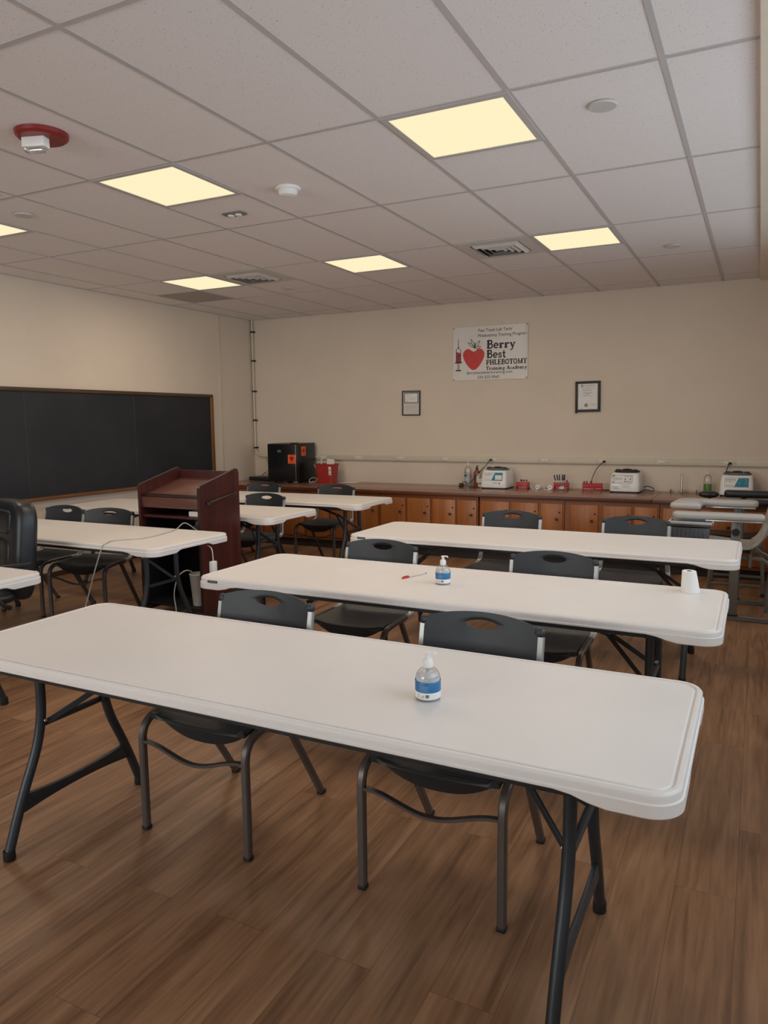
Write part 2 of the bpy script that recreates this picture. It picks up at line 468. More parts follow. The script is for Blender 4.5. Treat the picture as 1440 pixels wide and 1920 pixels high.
struct(B().bb(XL - 0.3, XR + 0.3, YF - 0.3, YB + 0.3, -0.12, 0.0).build('floor', M['floor'], smooth=0))
struct(B().bb(XL - 0.1, CE, YF - 0.1, YB + 0.1, HC, HC + 0.06).build('ceiling', M['ceil'], smooth=0))
struct(B().bb(XL - 0.12, XR + 0.12, YB, YB + 0.12, 0, 3.1).build('wall_back', M['wall'], smooth=0))
struct(B().bb(XL - 0.12, XL, YF, YB, 0, 3.1).build('wall_left', M['wall'], smooth=0))
b = B()
b.bb(XL - 0.12, XR + 0.12, YF - 0.16, YF, 0, WZ0); b.bb(XL - 0.12, XR + 0.12, YF - 0.16, YF, WZ1, 3.1)
xs = [XL - 0.12] + [v for ab in FILL_WIN for v in ab] + [XR + 0.12]
for i in range(0, len(xs), 2): b.bb(xs[i], xs[i + 1], YF - 0.16, YF, WZ0, WZ1)
struct(b.build('wall_front', M['wall'], smooth=0))
for i, (a, c) in enumerate(FILL_WIN):  # frames and panes for the added fill windows
    f = B()
    for xx in (a + 0.03, (a + c) / 2, c - 0.03): f.bb(xx - 0.03, xx + 0.03, YF - 0.16, YF - 0.10, WZ0, WZ1)
    for zz in (WZ0 + 0.03, WZ1 - 0.03): f.bb(a, c, YF - 0.16, YF - 0.10, zz - 0.03, zz + 0.03)
    wo = struct(f.build('window_%d' % (i + 6), M['white'], smooth=0))
    B().bb(a + 0.03, c - 0.03, YF - 0.133, YF - 0.127, WZ0 + 0.03, WZ1 - 0.03).build('window_pane', M['pane'], wo, smooth=0)
b = B()
b.bb(XR, XR + 0.16, YF, YB, 0, WZ0); b.bb(XR, XR + 0.16, YF, YB, WZ1, 3.1)
ys = [YF] + [v for ab in WIN for v in ab] + [YB]
for i in range(0, len(ys), 2): b.bb(XR, XR + 0.16, ys[i], ys[i + 1], WZ0, WZ1)
struct(b.build('wall_right', M['wall'], smooth=0))
# window soffit: a plastered strip a little lower than the tiles
struct(B().bb(CE, XR, YF, YB, HC - 0.032, HC + 0.06, 0.006).build('trim_1', M['beam']))
for i, (a, c) in enumerate(WIN):
    f = B()
    for yy in (a + 0.03, (a + c) / 2, c - 0.03): f.bb(XR + 0.10, XR + 0.16, yy - 0.03, yy + 0.03, WZ0, WZ1)
    for zz in (WZ0 + 0.03, WZ0 + 0.62, WZ1 - 0.03): f.bb(XR + 0.10, XR + 0.16, a, c, zz - 0.03, zz + 0.03)
    wo = struct(f.build('window_%d' % (i + 1), M['white'], smooth=0))
    B().bb(XR + 0.127, XR + 0.133, a + 0.03, c - 0.03, WZ0 + 0.03, WZ1 - 0.03).build('window_pane', M['pane'], wo, smooth=0)
    B().bb(XR - 0.06, XR + 0.10, a - 0.04, c + 0.04, WZ0 - 0.03, WZ0, 0.004).build('window_sill', M['beam'], wo)
struct(B().bb(XL, XL + 0.012, YF, YB - 0.9, 0, 0.05, 0.003).build('baseboard_left', M['oakdark']))
# outside ground beyond the windows
struct(B().bb(XR + 0.4, XR + 9, YF - 6, YB + 6, -0.15, -0.05).build('ground', M['concrete'], smooth=0))

# ceiling grid of tee bars
g = B(); tw = 0.024
cols = [TX0 + TW * k for k in range(-8, 2)]
rows = [TY0 + TD * k for k in range(-4, 6)]
for x in cols: g.bb(x - tw / 2, x + tw / 2, YF, YB, HC - 0.004, HC + 0.002)
for y in rows:
    if y < YB: g.bb(XL, CE, y - tw / 2, y + tw / 2, HC - 0.0035, HC + 0.002)
struct(g.build('trim_2', M['tee'], smooth=0))
# wall angle moulding where ceiling meets walls
g = B()
g.bb(XL, CE, YB - 0.022, YB, HC - 0.004, HC + 0.002); g.bb(XL, XL + 0.022, YF, YB, HC - 0.004, HC + 0.002)
struct(g.build('trim_3', M['tee'], smooth=0))

# =================================================================== CEILING FITTINGS
def cell(cx, row, half):   # centre of a 2x2 ft half cell
    return (TX0 + TW * (cx + 0.5), TY0 + TD * row + TD * 0.25 + TD * 0.5 * half)
def make_light():
    t = thing('ceiling_light', '', 'ceiling light', group='square ceiling light panels')
    f = B(); h = 0.303; k = 0.272
    for s_ in (-1, 1):
        f.bb(s_ * h, s_ * k, -h, h, -0.008, 0.004); f.bb(-k, k, s_ * h, s_ * k, -0.008, 0.004)
    f.build('light_frame', M['tee'], t, smooth=0)
    B().bb(-k, k, -k, k, -0.005, 0.001).build('diffuser', M['lamp'], t, smooth=0)
    L = bpy.data.lights.new('panel_light', 'AREA'); L.shape = 'SQUARE'; L.size = 2 * k; L.energy = LAMP_W; L.color = LAMP_C
    lo = bpy.data.objects.new('panel_light', L); C.objects.link(lo); lo.parent = t; lo.location = (0, 0, -0.012)
    return t
L0 = make_light()
lights = [((-1, 1, 0), 'nearest glowing square ceiling panel, left of the round cover plate'),
          ((-4, 1, 0), 'glowing square ceiling panel between the red fire alarm and the smoke detector'),
          ((-4, 3, 0), 'glowing square ceiling panel in the far row, just left of the large air vent'),
          ((-7, 3, 0), 'glowing square ceiling panel above the chalkboard, beside the small far air vent'),
          ((-1, 3, 0), 'glowing square ceiling panel directly right of the large air vent'),
          ((-7, 1, 0), 'glowing ceiling panel cut off by the left edge of the photo')]
for i, ((a, r_, h_), lab) in enumerate(lights):
    x, y = cell(a, r_, h_)
    place(L0, i > 0, (x, y, HC), 0, lab)

def make_vent():
    t = thing('air_vent', '', 'air vent', group='square ceiling air diffusers')
    h = 0.298; k = 0.20
    f = B()
    for s_ in (-1, 1):
        f.bb(s_ * h, s_ * k, -h, h, -0.008, 0.003); f.bb(-k, k, s_ * h, s_ * k, -0.008, 0.003)
    f.build('face_plate', M['vent'], t, smooth=0)
    B().bb(-k, k, -k, k, -0.0005, 0.004).build('duct_opening', M['duct'], t, smooth=0)
    for i in range(4):
        q = k - 0.012 - i * 0.043; q2 = q - 0.026
        bb_ = B(); bm = bb_.bm
        o = [(-q, -q), (q, -q), (q, q), (-q, q)]; n_ = [(-q2, -q2), (q2, -q2), (q2, q2), (-q2, q2)]
        # sloping blades; those on the near side open toward the viewer
        va = [bm.verts.new((x, y, -0.003)) for x, y in o]; vb = [bm.verts.new((x, y, -0.026)) for x, y in n_]
        vc = [bm.verts.new((x * (q - .004) / q, y * (q - .004) / q, -0.003)) for x, y in o]; vd = [bm.verts.new((x * (q2 - .004) / q2, y * (q2 - .004) / q2, -0.026)) for x, y in n_]
        for e in range(4):
            f2 = (e + 1) % 4
            bm.faces.new((va[e], va[f2], vb[f2], vb[e])); bm.faces.new((vc[e], vd[e], vd[f2], vc[f2])); bm.faces.new((vb[e], vb[f2], vd[f2], vd[e]))
            bm.faces.new((va[e], vc[e], vc[f2], va[f2]))
        bb_.build('louver', M['vent'], t, smooth=0)
    return t
v0 = make_vent()
place(v0, False, (*cell(-2, 3, 0), HC), 0, 'square air vent with bright louvers on the ceiling beside the right-hand far light')
place(v0, True, (*cell(-6, 3, 0), HC), 0, 'small dark air vent on the far ceiling near the left wall')
x, y = cell(-8, 3, 1)
tag(B().bb(x - 0.29, x + 0.29, y - 0.29, y + 0.29, -0.003 + HC, HC + 0.002).build('ceiling_tile', M['tiledark'], smooth=0),
    'dull darker square ceiling tile just above the left wall beyond the far lights', 'ceiling tile')

def plate(loc, r, lab):
    o = B().lathe([(0, 0.0), (r * 0.95, 0.0), (r, 0.003), (r, 0.009), (r * 0.7, 0.016), (0, 0.016)], 32).build('cover_plate', M['vent'])
    o.location = (loc[0], loc[1], HC - 0.012)
    tag(o, lab, 'cover plate', 'round ceiling cover plates'); return o
p0 = plate((-0.68, 3.525), 0.062, 'round white ceiling cover plate right of the nearest light panel')
for q, lab in [((-0.686, 6.548), 'round ceiling cover plate right of the light panel beside the large vent'),
               ((-4.404, 6.618), 'faint round ceiling cover plate behind the small far vent'),
               ((-4.372, 3.488), 'faint round ceiling cover plate beside the light panel cut by the left edge')]:
    o = dup(p0); o.location = (q[0], q[1], HC - 0.012); o['label'] = lab

t = thing('smoke_detector', 'round white smoke detector on the ceiling between two light panels', 'smoke detector', (-2.545, 3.845, HC))
B().lathe([(0, 0), (0.072, 0), (0.075, -0.008), (0.070, -0.016), (0.0, -0.016)], 32).build('base', M['white'], t)
B().lathe([(0, -0.016), (0.056, -0.016), (0.058, -0.028), (0.046, -0.044), (0.026, -0.050), (0, -0.050)], 32).build('sensor_head', M['white'], t)
t = thing('fire_alarm', 'red round fire alarm with white strobe on the ceiling', 'fire alarm', (-3.10, 2.60, HC))
B().lathe([(0, 0), (0.120, 0), (0.118, -0.018), (0.104, -0.028), (0, -0.030)], 40).build('base', M['alarm'], t)
ang = math.radians(-2)
o = B().box((0.0, 0, -0.050), (0.115, 0.05, 0.045), 0.004).build('strobe_housing', M['white'], t); o.rotation_euler = (0, 0, math.radians(18)); o.location = (-0.01, -0.03, 0)
o = B().box((0.0, 0, -0.083), (0.10, 0.042, 0.025), 0.008).build('strobe_lens', M['glass'], t); o.rotation_euler = (0, 0, math.radians(18)); o.location = (-0.01, -0.03, 0)
o = B().box((0.0, 0, -0.080), (0.07, 0.012, 0.012), 0.004).build('strobe_reflector', M['steel'], t); o.rotation_euler = (0, 0, math.radians(18)); o.location = (-0.01, -0.03, 0)
t = thing('ceiling_sensor', 'small rectangular grey sensor with two round lenses near the ceiling light', 'sensor', (-3.156, 4.13, HC))
B().box((0, 0, -0.006), (0.15, 0.075, 0.012), 0.003).build('sensor_plate', M['mesh'], t)
for s_ in (-1, 1):
    B().lathe([(0, -0.012), (0.024, -0.012), (0.022, -0.018), (0.010, -0.021), (0, -0.021)], 20, (s_ * 0.030, 0, 0)).build('sensor_lens', M['outlet'], t)

# =================================================================== WALL THINGS
# chalkboard
t = thing('chalkboard', 'long black chalkboard in a wooden frame on the left wall', 'chalkboard', (XL, 0, 0))
bz0, bz1, by0, by1 = 0.79, 1.862, -0.9, 7.56
B().bb(0.0, 0.014, by0, by1, bz0 + 0.02, bz1 - 0.02).build('writing_surface', M['slate'], t, smooth=0)
B().bb(0.0, 0.03, by0, by1, bz1 - 0.036, bz1, 0.004).build('top_rail', M['oakdark'], t)
B().bb(0.0, 0.032, by1 - 0.05, by1, bz0, bz1 - 0.036, 0.004).build('side_rail', M['oak'], t)
B().bb(0.0, 0.032, by0, by0 + 0.05, bz0, bz1 - 0.036, 0.004).build('side_rail', M['oak'], t)
B().bb(0.0, 0.062, by0, by1 - 0.05, bz0 - 0.012, bz0 + 0.018, 0.004).build('chalk_tray', M['oaky'], t)
for yy in (4.83, 6.22): B().bb(0.0140, 0.0147, yy - 0.002, yy + 0.002, bz0 + 0.03, bz1 - 0.04).build('panel_seam', M['seam'], t, smooth=0)
# faint cable moulding up the left wall
tag(B().bb(XL, XL + 0.013, 7.725, 7.752, 0.75, HC - 0.004, 0.003).build('cable_moulding', M['race']), 'thin vertical cable moulding on the left wall right of the chalkboard', 'cable moulding')
# conduit in the corner
t = thing('corner_conduit', 'cream pipe conduit with black clamps running down the back left corner', 'conduit', (0, 0, 0))
cx, cy = -6.205, YB - 0.03
B().tube(fillet([(cx, cy, HC - 0.002), (cx, cy, 1.045), (-5.12, cy, 1.045)], 0.14, 10), 0.014, 12).build('pipe', M['race'], t)
for z in (2.72, 2.337, 1.927, 1.536, 1.162):
    B().lathe([(0.0145, -0.011), (0.02, -0.011), (0.02, 0.011), (0.0145, 0.011)], 14, (cx, cy, z)).bb(cx - 0.034, cx + 0.034, cy + 0.012, YB - 0.001, z - 0.008, z + 0.008).build('pipe_clamp', M['rubber'], t)

# power raceway with outlets
t = thing('power_raceway', 'long ivory power raceway with outlets along the back wall above the counter', 'raceway', (0, YB, 0))
B().bb(-5.16, -0.318, -0.035, 0, 1.012, 1.076, 0.004).bb(-0.314, XR, -0.035, 0, 1.010, 1.078, 0.004).build('channel', M['race'], t)
for i, x in enumerate([-5.146, -4.61, -4.003, -3.395, -2.782, -2.174, -1.528, -0.92, -0.273]):
    o = B().box((0, -0.0005, 0), (0.155, 0.003, 0.056), 0.0012).build('outlet_plate', M['race'], t)
    o.location = (x, -0.0355, 1.043)
    B().box((0, -0.004, 0), (0.072, 0.008, 0.030), 0.004).build('receptacle', M['outlet'], o)
    sl = B()
    for s_ in (-1, 1):
        for zz in (-0.0055, 0.0055): sl.box((s_ * 0.018, -0.0085, zz), (0.010, 0.002, 0.0032))
        sl.lathe([(0, 0), (0.003, 0), (0.003, 0.002), (0, 0.002)], 8, (s_ * 0.031, -0.0075, 0), rot=(PI / 2, 0, 0))
        sl.lathe([(0, 0), (0.003, 0), (0.003, 0.002), (0, 0.002)], 8, (s_ * 0.064, -0.001, 0), rot=(PI / 2, 0, 0))
    for zz in (-0.010, 0.010): sl.box((0, -0.0085, zz), (0.010, 0.002, 0.005))
    sl.build('slots', M['slot'], o, smooth=0)

# --- banner
GL = {}
def _arc(cx, cy, rx, ry, a0, a1, n=12):
    return [(cx + rx * math.cos(math.radians(a0 + (a1 - a0) * k / n)), cy + ry * math.sin(math.radians(a0 + (a1 - a0) * k / n))) for k in range(n + 1)]
T_, H_, F_ = 0.235, 0.16, 0.125     # stem, hairline and serif weights
def sf(x, y, w=0.15): return ([(x - w, y), (x + w, y)], F_)
f0 = F_ / 2
GL['B'] = (0.76, [([(.2, 0), (.2, 1)], T_), ([(.05, f0), (.4, f0)], F_), ([(.05, 1 - f0), (.4, 1 - f0)], F_), ([(.2, 1 - f0)] + _arc(.4, .745, .19, .205, 90, -90) + [(.2, .53)], H_), ([(.2, .53)] + _arc(.42, .29, .24, .235, 90, -90) + [(.2, f0)], .15)])
GL['P'] = (0.72, [([(.2, 0), (.2, 1)], T_), sf(.2, f0, .18), ([(.04, 1 - f0), (.4, 1 - f0)], F_), ([(.2, 1 - f0)] + _arc(.4, .7, .22, .25, 90, -90) + [(.2, .44)], .15)])
GL['H'] = (0.90, [([(.2, 0), (.2, 1)], T_), ([(.7, 0), (.7, 1)], T_), ([(.2, .5), (.7, .5)], H_)] + [sf(x, y, .17) for x in (.2, .7) for y in (f0, 1 - f0)])
GL['L'] = (0.70, [([(.2, 0), (.2, 1)], T_), ([(.04, f0), (.64, f0)], F_), ([(.60, 0), (.60, .3)], F_), sf(.2, 1 - f0, .17)])
GL['E'] = (0.74, [([(.2, 0), (.2, 1)], T_), ([(.04, f0), (.66, f0)], F_), ([(.04, 1 - f0), (.64, 1 - f0)], F_), ([(.63, 0), (.63, .27)], F_), ([(.61, 1), (.61, .75)], F_), ([(.2, .51), (.48, .51)], H_), ([(.47, .4), (.47, .62)], F_)])
GL['O'] = (0.84, [(_arc(.41, .5, .30, .43, 0, 360, 28), .18)])
GL['T'] = (0.76, [([(.37, 0), (.37, 1)], T_), sf(.37, f0, .18), ([(.02, 1 - f0), (.72, 1 - f0)], F_), ([(.06, 1), (.06, .72)], F_), ([(.68, 1), (.68, .72)], F_)])
GL['M'] = (1.06, [([(.19, 0), (.19, 1)], .15), ([(.86, 0), (.86, 1)], T_), ([(.19, 1 - f0), (.52, .12), (.86, 1 - f0)], .16), sf(.19, f0), sf(.86, f0, .17), ([(.04, 1 - f0), (.25, 1 - f0)], F_), ([(.8, 1 - f0), (1.02, 1 - f0)], F_)])
GL['Y'] = (0.82, [([(.15, 1 - f0), (.4, .45), (.66, 1 - f0)], .16), ([(.4, .5), (.4, 0)], T_), sf(.4, f0, .18), sf(.15, 1 - f0), sf(.66, 1 - f0)])
GL['A'] = (0.86, [([(.14, f0), (.42, .97)], .14), ([(.42, .97), (.70, f0)], T_), ([(.25, .33), (.6, .33)], F_), sf(.15, f0), sf(.69, f0)])
GL['e'] = (0.62, [(_arc(.31, .33, .22, .27, 0, 318, 20), .15), ([(.12, .34), (.58, .34)], F_)])
GL['r'] = (0.58, [([(.2, 0), (.2, .62)], T_), sf(.2, f0, .17), ([(.05, .62 - f0), (.2, .62 - f0)], F_), ([(.2, .38)] + _arc(.40, .42, .18, .15, 150, 50, 6), .13), (_arc(.48, .5, .03, .03, 0, 360, 8), .1)])
GL['y'] = (0.66, [([(.16, .6), (.36, .06)], .17), ([(.55, .6), (.30, -.16), (.2, -.24), (.1, -.22)], .12), sf(.15, .62 - f0, .13), sf(.55, .62 - f0, .11)])
GL['s'] = (0.52, [(_arc(.25, .45, .15, .12, 20, 270, 12) + _arc(.25, .18, .16, .14, 90, -160, 12), .13), ([(.42, .42), (.42, .6)], .07), ([(.08, .04), (.08, .22)], .07)])
GL['t'] = (0.46, [([(.2, .85), (.2, .18)] + _arc(.31, .16, .11, .11, 180, 330, 8), .16), ([(.03, .57), (.4, .57)], F_)])
GL['a'] = (0.60, [(_arc(.26, .42, .17, .14, 150, 0, 8) + [(.43, .1), (.55, .05)], .15), (_arc(.25, .19, .16, .145, 40, 330, 14), .13)])
GL['i'] = (0.38, [([(.19, 0), (.19, .62)], T_), sf(.19, f0, .17), ([(.04, .57), (.19, .57)], F_), (_arc(.18, .84, .045, .045, 0, 360, 10), .1)])
GL['n'] = (0.74, [([(.2, 0), (.2, .62)], T_), sf(.2, f0), ([(.05, .57), (.2, .57)], F_), ([(.2, .40)] + _arc(.38, .40, .16, .16, 140, 0, 8) + [(.54, 0)], .15), sf(.55, f0, .14)])
GL['m'] = (1.06, [([(.2, 0), (.2, .62)], T_), sf(.2, f0), ([(.05, .57), (.2, .57)], F_), ([(.2, .40)] + _arc(.36, .40, .15, .16, 140, 0, 8) + [(.51, 0)], .15), sf(.51, f0, .12), ([(.51, .40)] + _arc(.68, .40, .15, .16, 140, 0, 8) + [(.83, 0)], .15), sf(.84, f0, .13)])
GL['g'] = (0.62, [(_arc(.27, .37, .17, .19, 0, 360, 16), .14), ([(.3, .57), (.58, .57)], F_), ([(.2, .18), (.16, .08), (.42, .03)] + _arc(.29, -.11, .2, .13, 60, -270, 14), .11)])
GL['c'] = (0.56, [(_arc(.30, .32, .21, .26, 35, 325, 16), .15)])
GL['d'] = (0.68, [([(.5, 0), (.5, 1)], T_), (_arc(.27, .31, .19, .25, 0, 360, 16), .14), ([(.36, .95), (.5, .95)], F_), ([(.5, f0), (.66, f0)], F_)])
GL[' '] = (0.34, [])
def strokes_bm(b, body, x0, x1, z0, h, y=0.0, thick=0.0006, frame=None):
    tot = sum(GL[c][0] for c in body); k = (x1 - x0) / tot
    t = bmesh.new(); x = 0.0; lay = 0
    def quad(P):
        vs = [t.verts.new((x0 + p[0] * k, y - 0.00001 * (lay % 40), z0 + p[1] * h)) for p in P]
        try: t.faces.new(vs)
        except ValueError: pass
    for c in body:
        wd, st = GL[c]
        for pts, th in st:
            n = len(pts); cl = n > 2 and (V((*pts[0], 0)) - V((*pts[-1], 0))).length < 1e-4
            L_, R_ = [], []
            for i in range(n):
                p = V((pts[i][0] + x, pts[i][1]))
                a = V(pts[i - 1]) if i else (V(pts[-2]) if cl else None)
                d = V(pts[i + 1]) if i < n - 1 else (V(pts[1]) if cl else None)
                q = V(pts[i])
                d0 = (q - a).normalized() if a else None; d1 = (d - q).normalized() if d else None
                if d0 is None: d0 = d1
                if d1 is None: d1 = d0
                tn = (d0 + d1)
                tn = tn.normalized() if tn.length > 0.05 else d1
                nn = V((-tn.y, tn.x)); cs = max(0.5, nn.dot(V((-d0.y, d0.x))))
                L_.append(p + nn * th / 2 / cs); R_.append(p - nn * th / 2 / cs)
            lay += 1
            for i in range(n - 1): quad([L_[i], L_[i + 1], R_[i + 1], R_[i]])
        x += wd
    if frame: t.transform(frame)
    b._add(t); return b

bx0, bx1, bz0, bz1 = -3.302, -2.393, 1.974, 2.592
by = YB - 0.012
t = thing('wall_banner', 'white vinyl training academy banner with a red strawberry and syringe on the back wall', 'banner', (0, 0, 0))
def smst(t): t = max(0, min(1, t)); return t * t * (3 - 2 * t)
def bsurf(u, v):
    wv = 0.006 * max(0.0, 1 - 9 * v) ** 2 * (0.5 + 0.5 * math.sin(u * 16)) * smst((u - 0.5) * 5) + 0.006 * max(0.0, 1 - 30 * (1 - u)) * v
    x = bx0 + (bx1 - bx0) * u; z = bz0 + (bz1 - bz0) * v + 0.004 * math.sin(u * PI) * (1 if v > .5 else -1) * 0.5 * abs(2 * v - 1) * -1
    return (x, by + 0.006 - abs(wv), z)
B().grid(bsurf, 40, 28, 0.001).build('vinyl_sheet', M['vinyl'], t)
def byat(x, z):   # lettering follows the vinyl
    u = (x - bx0) / (bx1 - bx0); v = (z - bz0) / (bz1 - bz0)
    return bsurf(u, v)[1] - 0.0016
def drape(b_):
    for v in b_.bm.verts: v.co.y += byat(v.co.x, v.co.z)
    return b_
b = B(); text_bm(b, 'Fast Track Lab Tech/', -2.985, -2.575, 2.528, 0.034, bold=0.006); drape(b).build('small_lettering', M['ink'], t, smooth=0)
b = B(); text_bm(b, 'Phlebotomy Training Program', -2.990, -2.410, 2.468, 0.034, bold=0.006); drape(b).build('small_lettering', M['ink'], t, smooth=0)
b = B(); text_bm(b, 'Berrybestlabtechtraining.com', -3.125, -2.575, 2.046, 0.030, bold=0.006); drape(b).build('small_lettering', M['ink'], t, smooth=0)
b = B(); text_bm(b, '520-325-9060', -2.995, -2.73, 1.992, 0.032, bold=0.006); drape(b).build('small_lettering', M['ink'], t, smooth=0)
b = B(); strokes_bm(b, 'Berry', -2.886, -2.540, 2.330, 0.098); drape(b).build('slab_lettering', M['ink'], t, smooth=0)
b = B(); strokes_bm(b, 'Best', -2.886, -2.650, 2.222, 0.094); drape(b).build('slab_lettering', M['ink'], t, smooth=0)
b = B(); strokes_bm(b, 'PHLEBOTOMY', -2.890, -2.400, 2.145, 0.060); drape(b).build('slab_lettering', M['ink'], t, smooth=0)
b = B(); strokes_bm(b, 'Training Academy', -2.890, -2.402, 2.086, 0.043); drape(b).build('slab_lettering', M['ink'], t, smooth=0)
# strawberry
sb = B(); out = []
for k in range(48):
    a = 2 * PI * k / 48
    r = 1.0
    x = math.sin(a); zz = math.cos(a)
    if zz > 0: px = 0.133 * (abs(x) ** 0.85) * (1 if x > 0 else -1); pz = 0.085 * zz ** 0.8 - 0.045 * math.exp(-(x / 0.28) ** 2)
    else: px = 0.133 * x * (1 - 0.30 * (-zz) ** 1.5); pz = -0.172 * (-zz) ** 1.12
    out.append((px - 3.043, pz + 2.265))
sb.prism(out, 0.0, -0.0003, 'XZ'); drape(sb).build('strawberry_print', M['redink'], t, smooth=0)
sd = B()
for (a, c_) in [(-.09, .04), (-.045, .055), (.03, .05), (.085, .045), (-.075, -.03), (-.02, -.01), (.045, -.035), (.08, 0), (-.04, -.09), (.01, -.08), (.05, -.085), (-.01, -.14), (.012, -.035), (-.1, .0)]:
    sd.prism([(a * 1.0 - 3.043 + 0.0035 * math.cos(q), c_ + 2.265 + 0.006 * math.sin(q)) for q in [PI * 2 * j / 8 for j in range(8)]], -0.0006, -0.0009, 'XZ')
drape(sd).build('seed_print', M['redliq'], t, smooth=0)
lf = B()
def leaf(x0, z0, x1, z1, w_):
    n = 9; d = V((x1 - x0, z1 - z0)); nn = V((-d.y, d.x)).normalized()
    up = [V((x0, z0)) + d * (k / n) + nn * (w_ * math.sin(PI * k / n)) for k in range(n + 1)]
    dn = [V((x0, z0)) + d * (k / n) - nn * (w_ * math.sin(PI * k / n)) for k in range(n + 1)]
    for s_ in (up, dn):
        for k in range(n):
            a, c_ = s_[k], s_[k + 1]; e = nn * 0.0028
            lf.prism([tuple(a - e), tuple(c_ - e), tuple(c_ + e), tuple(a + e)], -0.0006, -0.0008, 'XZ')
leaf(-3.03, 2.345, -3.115, 2.415, 0.013); leaf(-3.03, 2.345, -3.078, 2.45, 0.013); leaf(-3.03, 2.345, -2.965, 2.43, 0.013); leaf(-3.03, 2.345, -2.955, 2.36, 0.012)
leaf(-3.03, 2.345, -3.026, 2.41, 0.002)
drape(lf).build('leaf_print', M['ink'], t, smooth=0)
sy = B()
def rb(b_, x0, x1, z0, z1, d0=-0.0006, d1=-0.0010): b_.prism([(x0, z0), (x1, z0), (x1, z1), (x0, z1)], d0, d1, 'XZ')
X = -3.233
rb(sy, X - .003, X + .003, 2.36, 2.455); rb(sy, X - .009, X + .009, 2.352, 2.366)
for s_ in (-1, 1):
    rb(sy, X + s_ * .028 - .0035, X + s_ * .028 + .0035, 2.19, 2.335)
    sy.prism([(X + s_ * .008, 2.358), (X + s_ * .031, 2.332), (X + s_ * .025, 2.33), (X + s_ * .004, 2.354)], -0.0006, -0.001, 'XZ')
rb(sy, X - .042, X + .042, 2.178, 2.192); rb(sy, X - .012, X - .006, 2.1, 2.178); rb(sy, X + .006, X + .012, 2.1, 2.178); rb(sy, X - .034, X + .034, 2.086, 2.1); rb(sy, X - .026, X + .026, 2.262, 2.268)
drape(sy).build('syringe_outline', M['ink'], t, smooth=0)
sl = B(); rb(sl, X - .025, X + .025, 2.192, 2.262, -0.0003, -0.0005); sl.prism([(X - .025, 2.268), (X + .025, 2.268), (X + .025, 2.295), (X - .025, 2.31)], -0.0003, -0.0005, 'XZ')
drape(sl).build('syringe_fill', M['redliq'], t, smooth=0)
for (x, z) in [(bx0 + 0.012, bz1 - 0.012), (bx1 - 0.012, bz1 - 0.010), (bx0 + 0.012, bz0 + 0.012), (bx1 - 0.012, bz0 + 0.012)]:
    B().lathe([(0, 0), (0.006, 0), (0.006, 0.004), (0, 0.004)], 12, (x, byat(x, z) - 0.001, z), rot=(PI / 2, 0, 0)).build('grommet', M['ink'], t)

# framed certificates
def frame_thing(label, x0, x1, z0, z1, fw, depth, fm, tilt):
    t = thing('picture_frame', label, 'picture frame', ((x0 + x1) / 2, YB, (z0 + z1) / 2)); t.rotation_euler = (0, tilt, 0)
    hx, hz = (x1 - x0) / 2, (z1 - z0) / 2
    f = B()
    f.bb(-hx, hx, -depth, -0.001, hz - fw, hz, 0.002); f.bb(-hx, hx, -depth, -0.001, -hz, -hz + fw, 0.002)
    f.bb(-hx, -hx + fw, -depth, -0.001, -hz + fw, hz - fw, 0.002); f.bb(hx - fw, hx, -depth, -0.001, -hz + fw, hz - fw, 0.002)
    f.build('frame', fm, t)
    return t, hx - fw, hz - fw
def scrawl(b_, x0, x1, z, h, y, seed):
    rnd = random.Random(seed); x = x0
    while x < x1:
        l = rnd.uniform(0.008, 0.022); l = min(l, x1 - x)
        b_.bb(x, x + l, y - 0.0006, y, z, z + h * rnd.uniform(0.6, 1.0)); x += l + 0.005
t, hx, hz = frame_thing('thin black framed certificate, the smaller one left of the banner', -3.972, -3.730, 1.572, 1.874, 0.013, 0.02, M['ink'], 0.008)
B().bb(-hx, hx, -0.010, -0.002, -hz, hz).build('mat_board', M['offwhite'], t, smooth=0)
B().bb(-hx + .012, hx - .012, -0.0115, -0.010, 0.0, hz - 0.006).build('certificate_border', M['greyink'], t, smooth=0)
B().bb(-hx + .022, hx - .022, -0.0122, -0.0115, 0.010, hz - 0.020).build('certificate', M['paper'], t, smooth=0)
b = B()
for i, (a, c_, z, h_) in enumerate([(-.06, -.02, .095, .006), (-.03, .07, .065, .004), (-.07, .07, .045, .004), (-.075, -.04, .020, .006), (-.075, .07, -.035, .004), (-.075, .07, -.048, .004), (-.075, .07, -.061, .004), (.02, .075, -.09, .004), (-.055, -.03, -.09, .01), (-.06, .06, -.122, .004)]):
    scrawl(b, a, c_, z, h_, -0.0122 if z > 0 else -0.0102, i)
b.build('certificate_print', M['inklite'], t, smooth=0)
t, hx, hz = frame_thing('wide dark framed certificate with round seal, right of the banner', -1.846, -1.575, 1.586, 1.921, 0.026, 0.025, M['blackm'], -0.012)
B().box((-0.127, -0.013, -0.172), (0.022, 0.02, 0.018), 0.003, (0, 0.3, 0)).build('loose_corner', M['blackm'], t)
B().bb(-hx, hx, -0.012, -0.002, -hz, hz).build('mat_board', M['offwhite'], t, smooth=0)
B().bb(-hx + .006, hx - .008, -0.0135, -0.012, -hz + 0.004, hz - 0.006).build('certificate', M['paper'], t, smooth=0)
b = B(); q = -0.0135
for i, (a, c_, z, h_) in enumerate([(-.04, .07, .115, .006), (-.01, .01, .100, .006), (-.075, .08, .088, .004), (-.055, .05, .070, .004), (-.055, .045, .060, .004), (-.05, .045, .036, .006), (-.025, .02, .026, .005), (-.065, .065, .012, .003), (-.045, .045, .003, .003), (.025, .085, -.083, .004), (.025, .085, -.098, .003), (-.085, -.05, -.13, .003), (.02, .05, -.13, .003)]):
    scrawl(b, a, c_, z, h_, q, 30 + i)
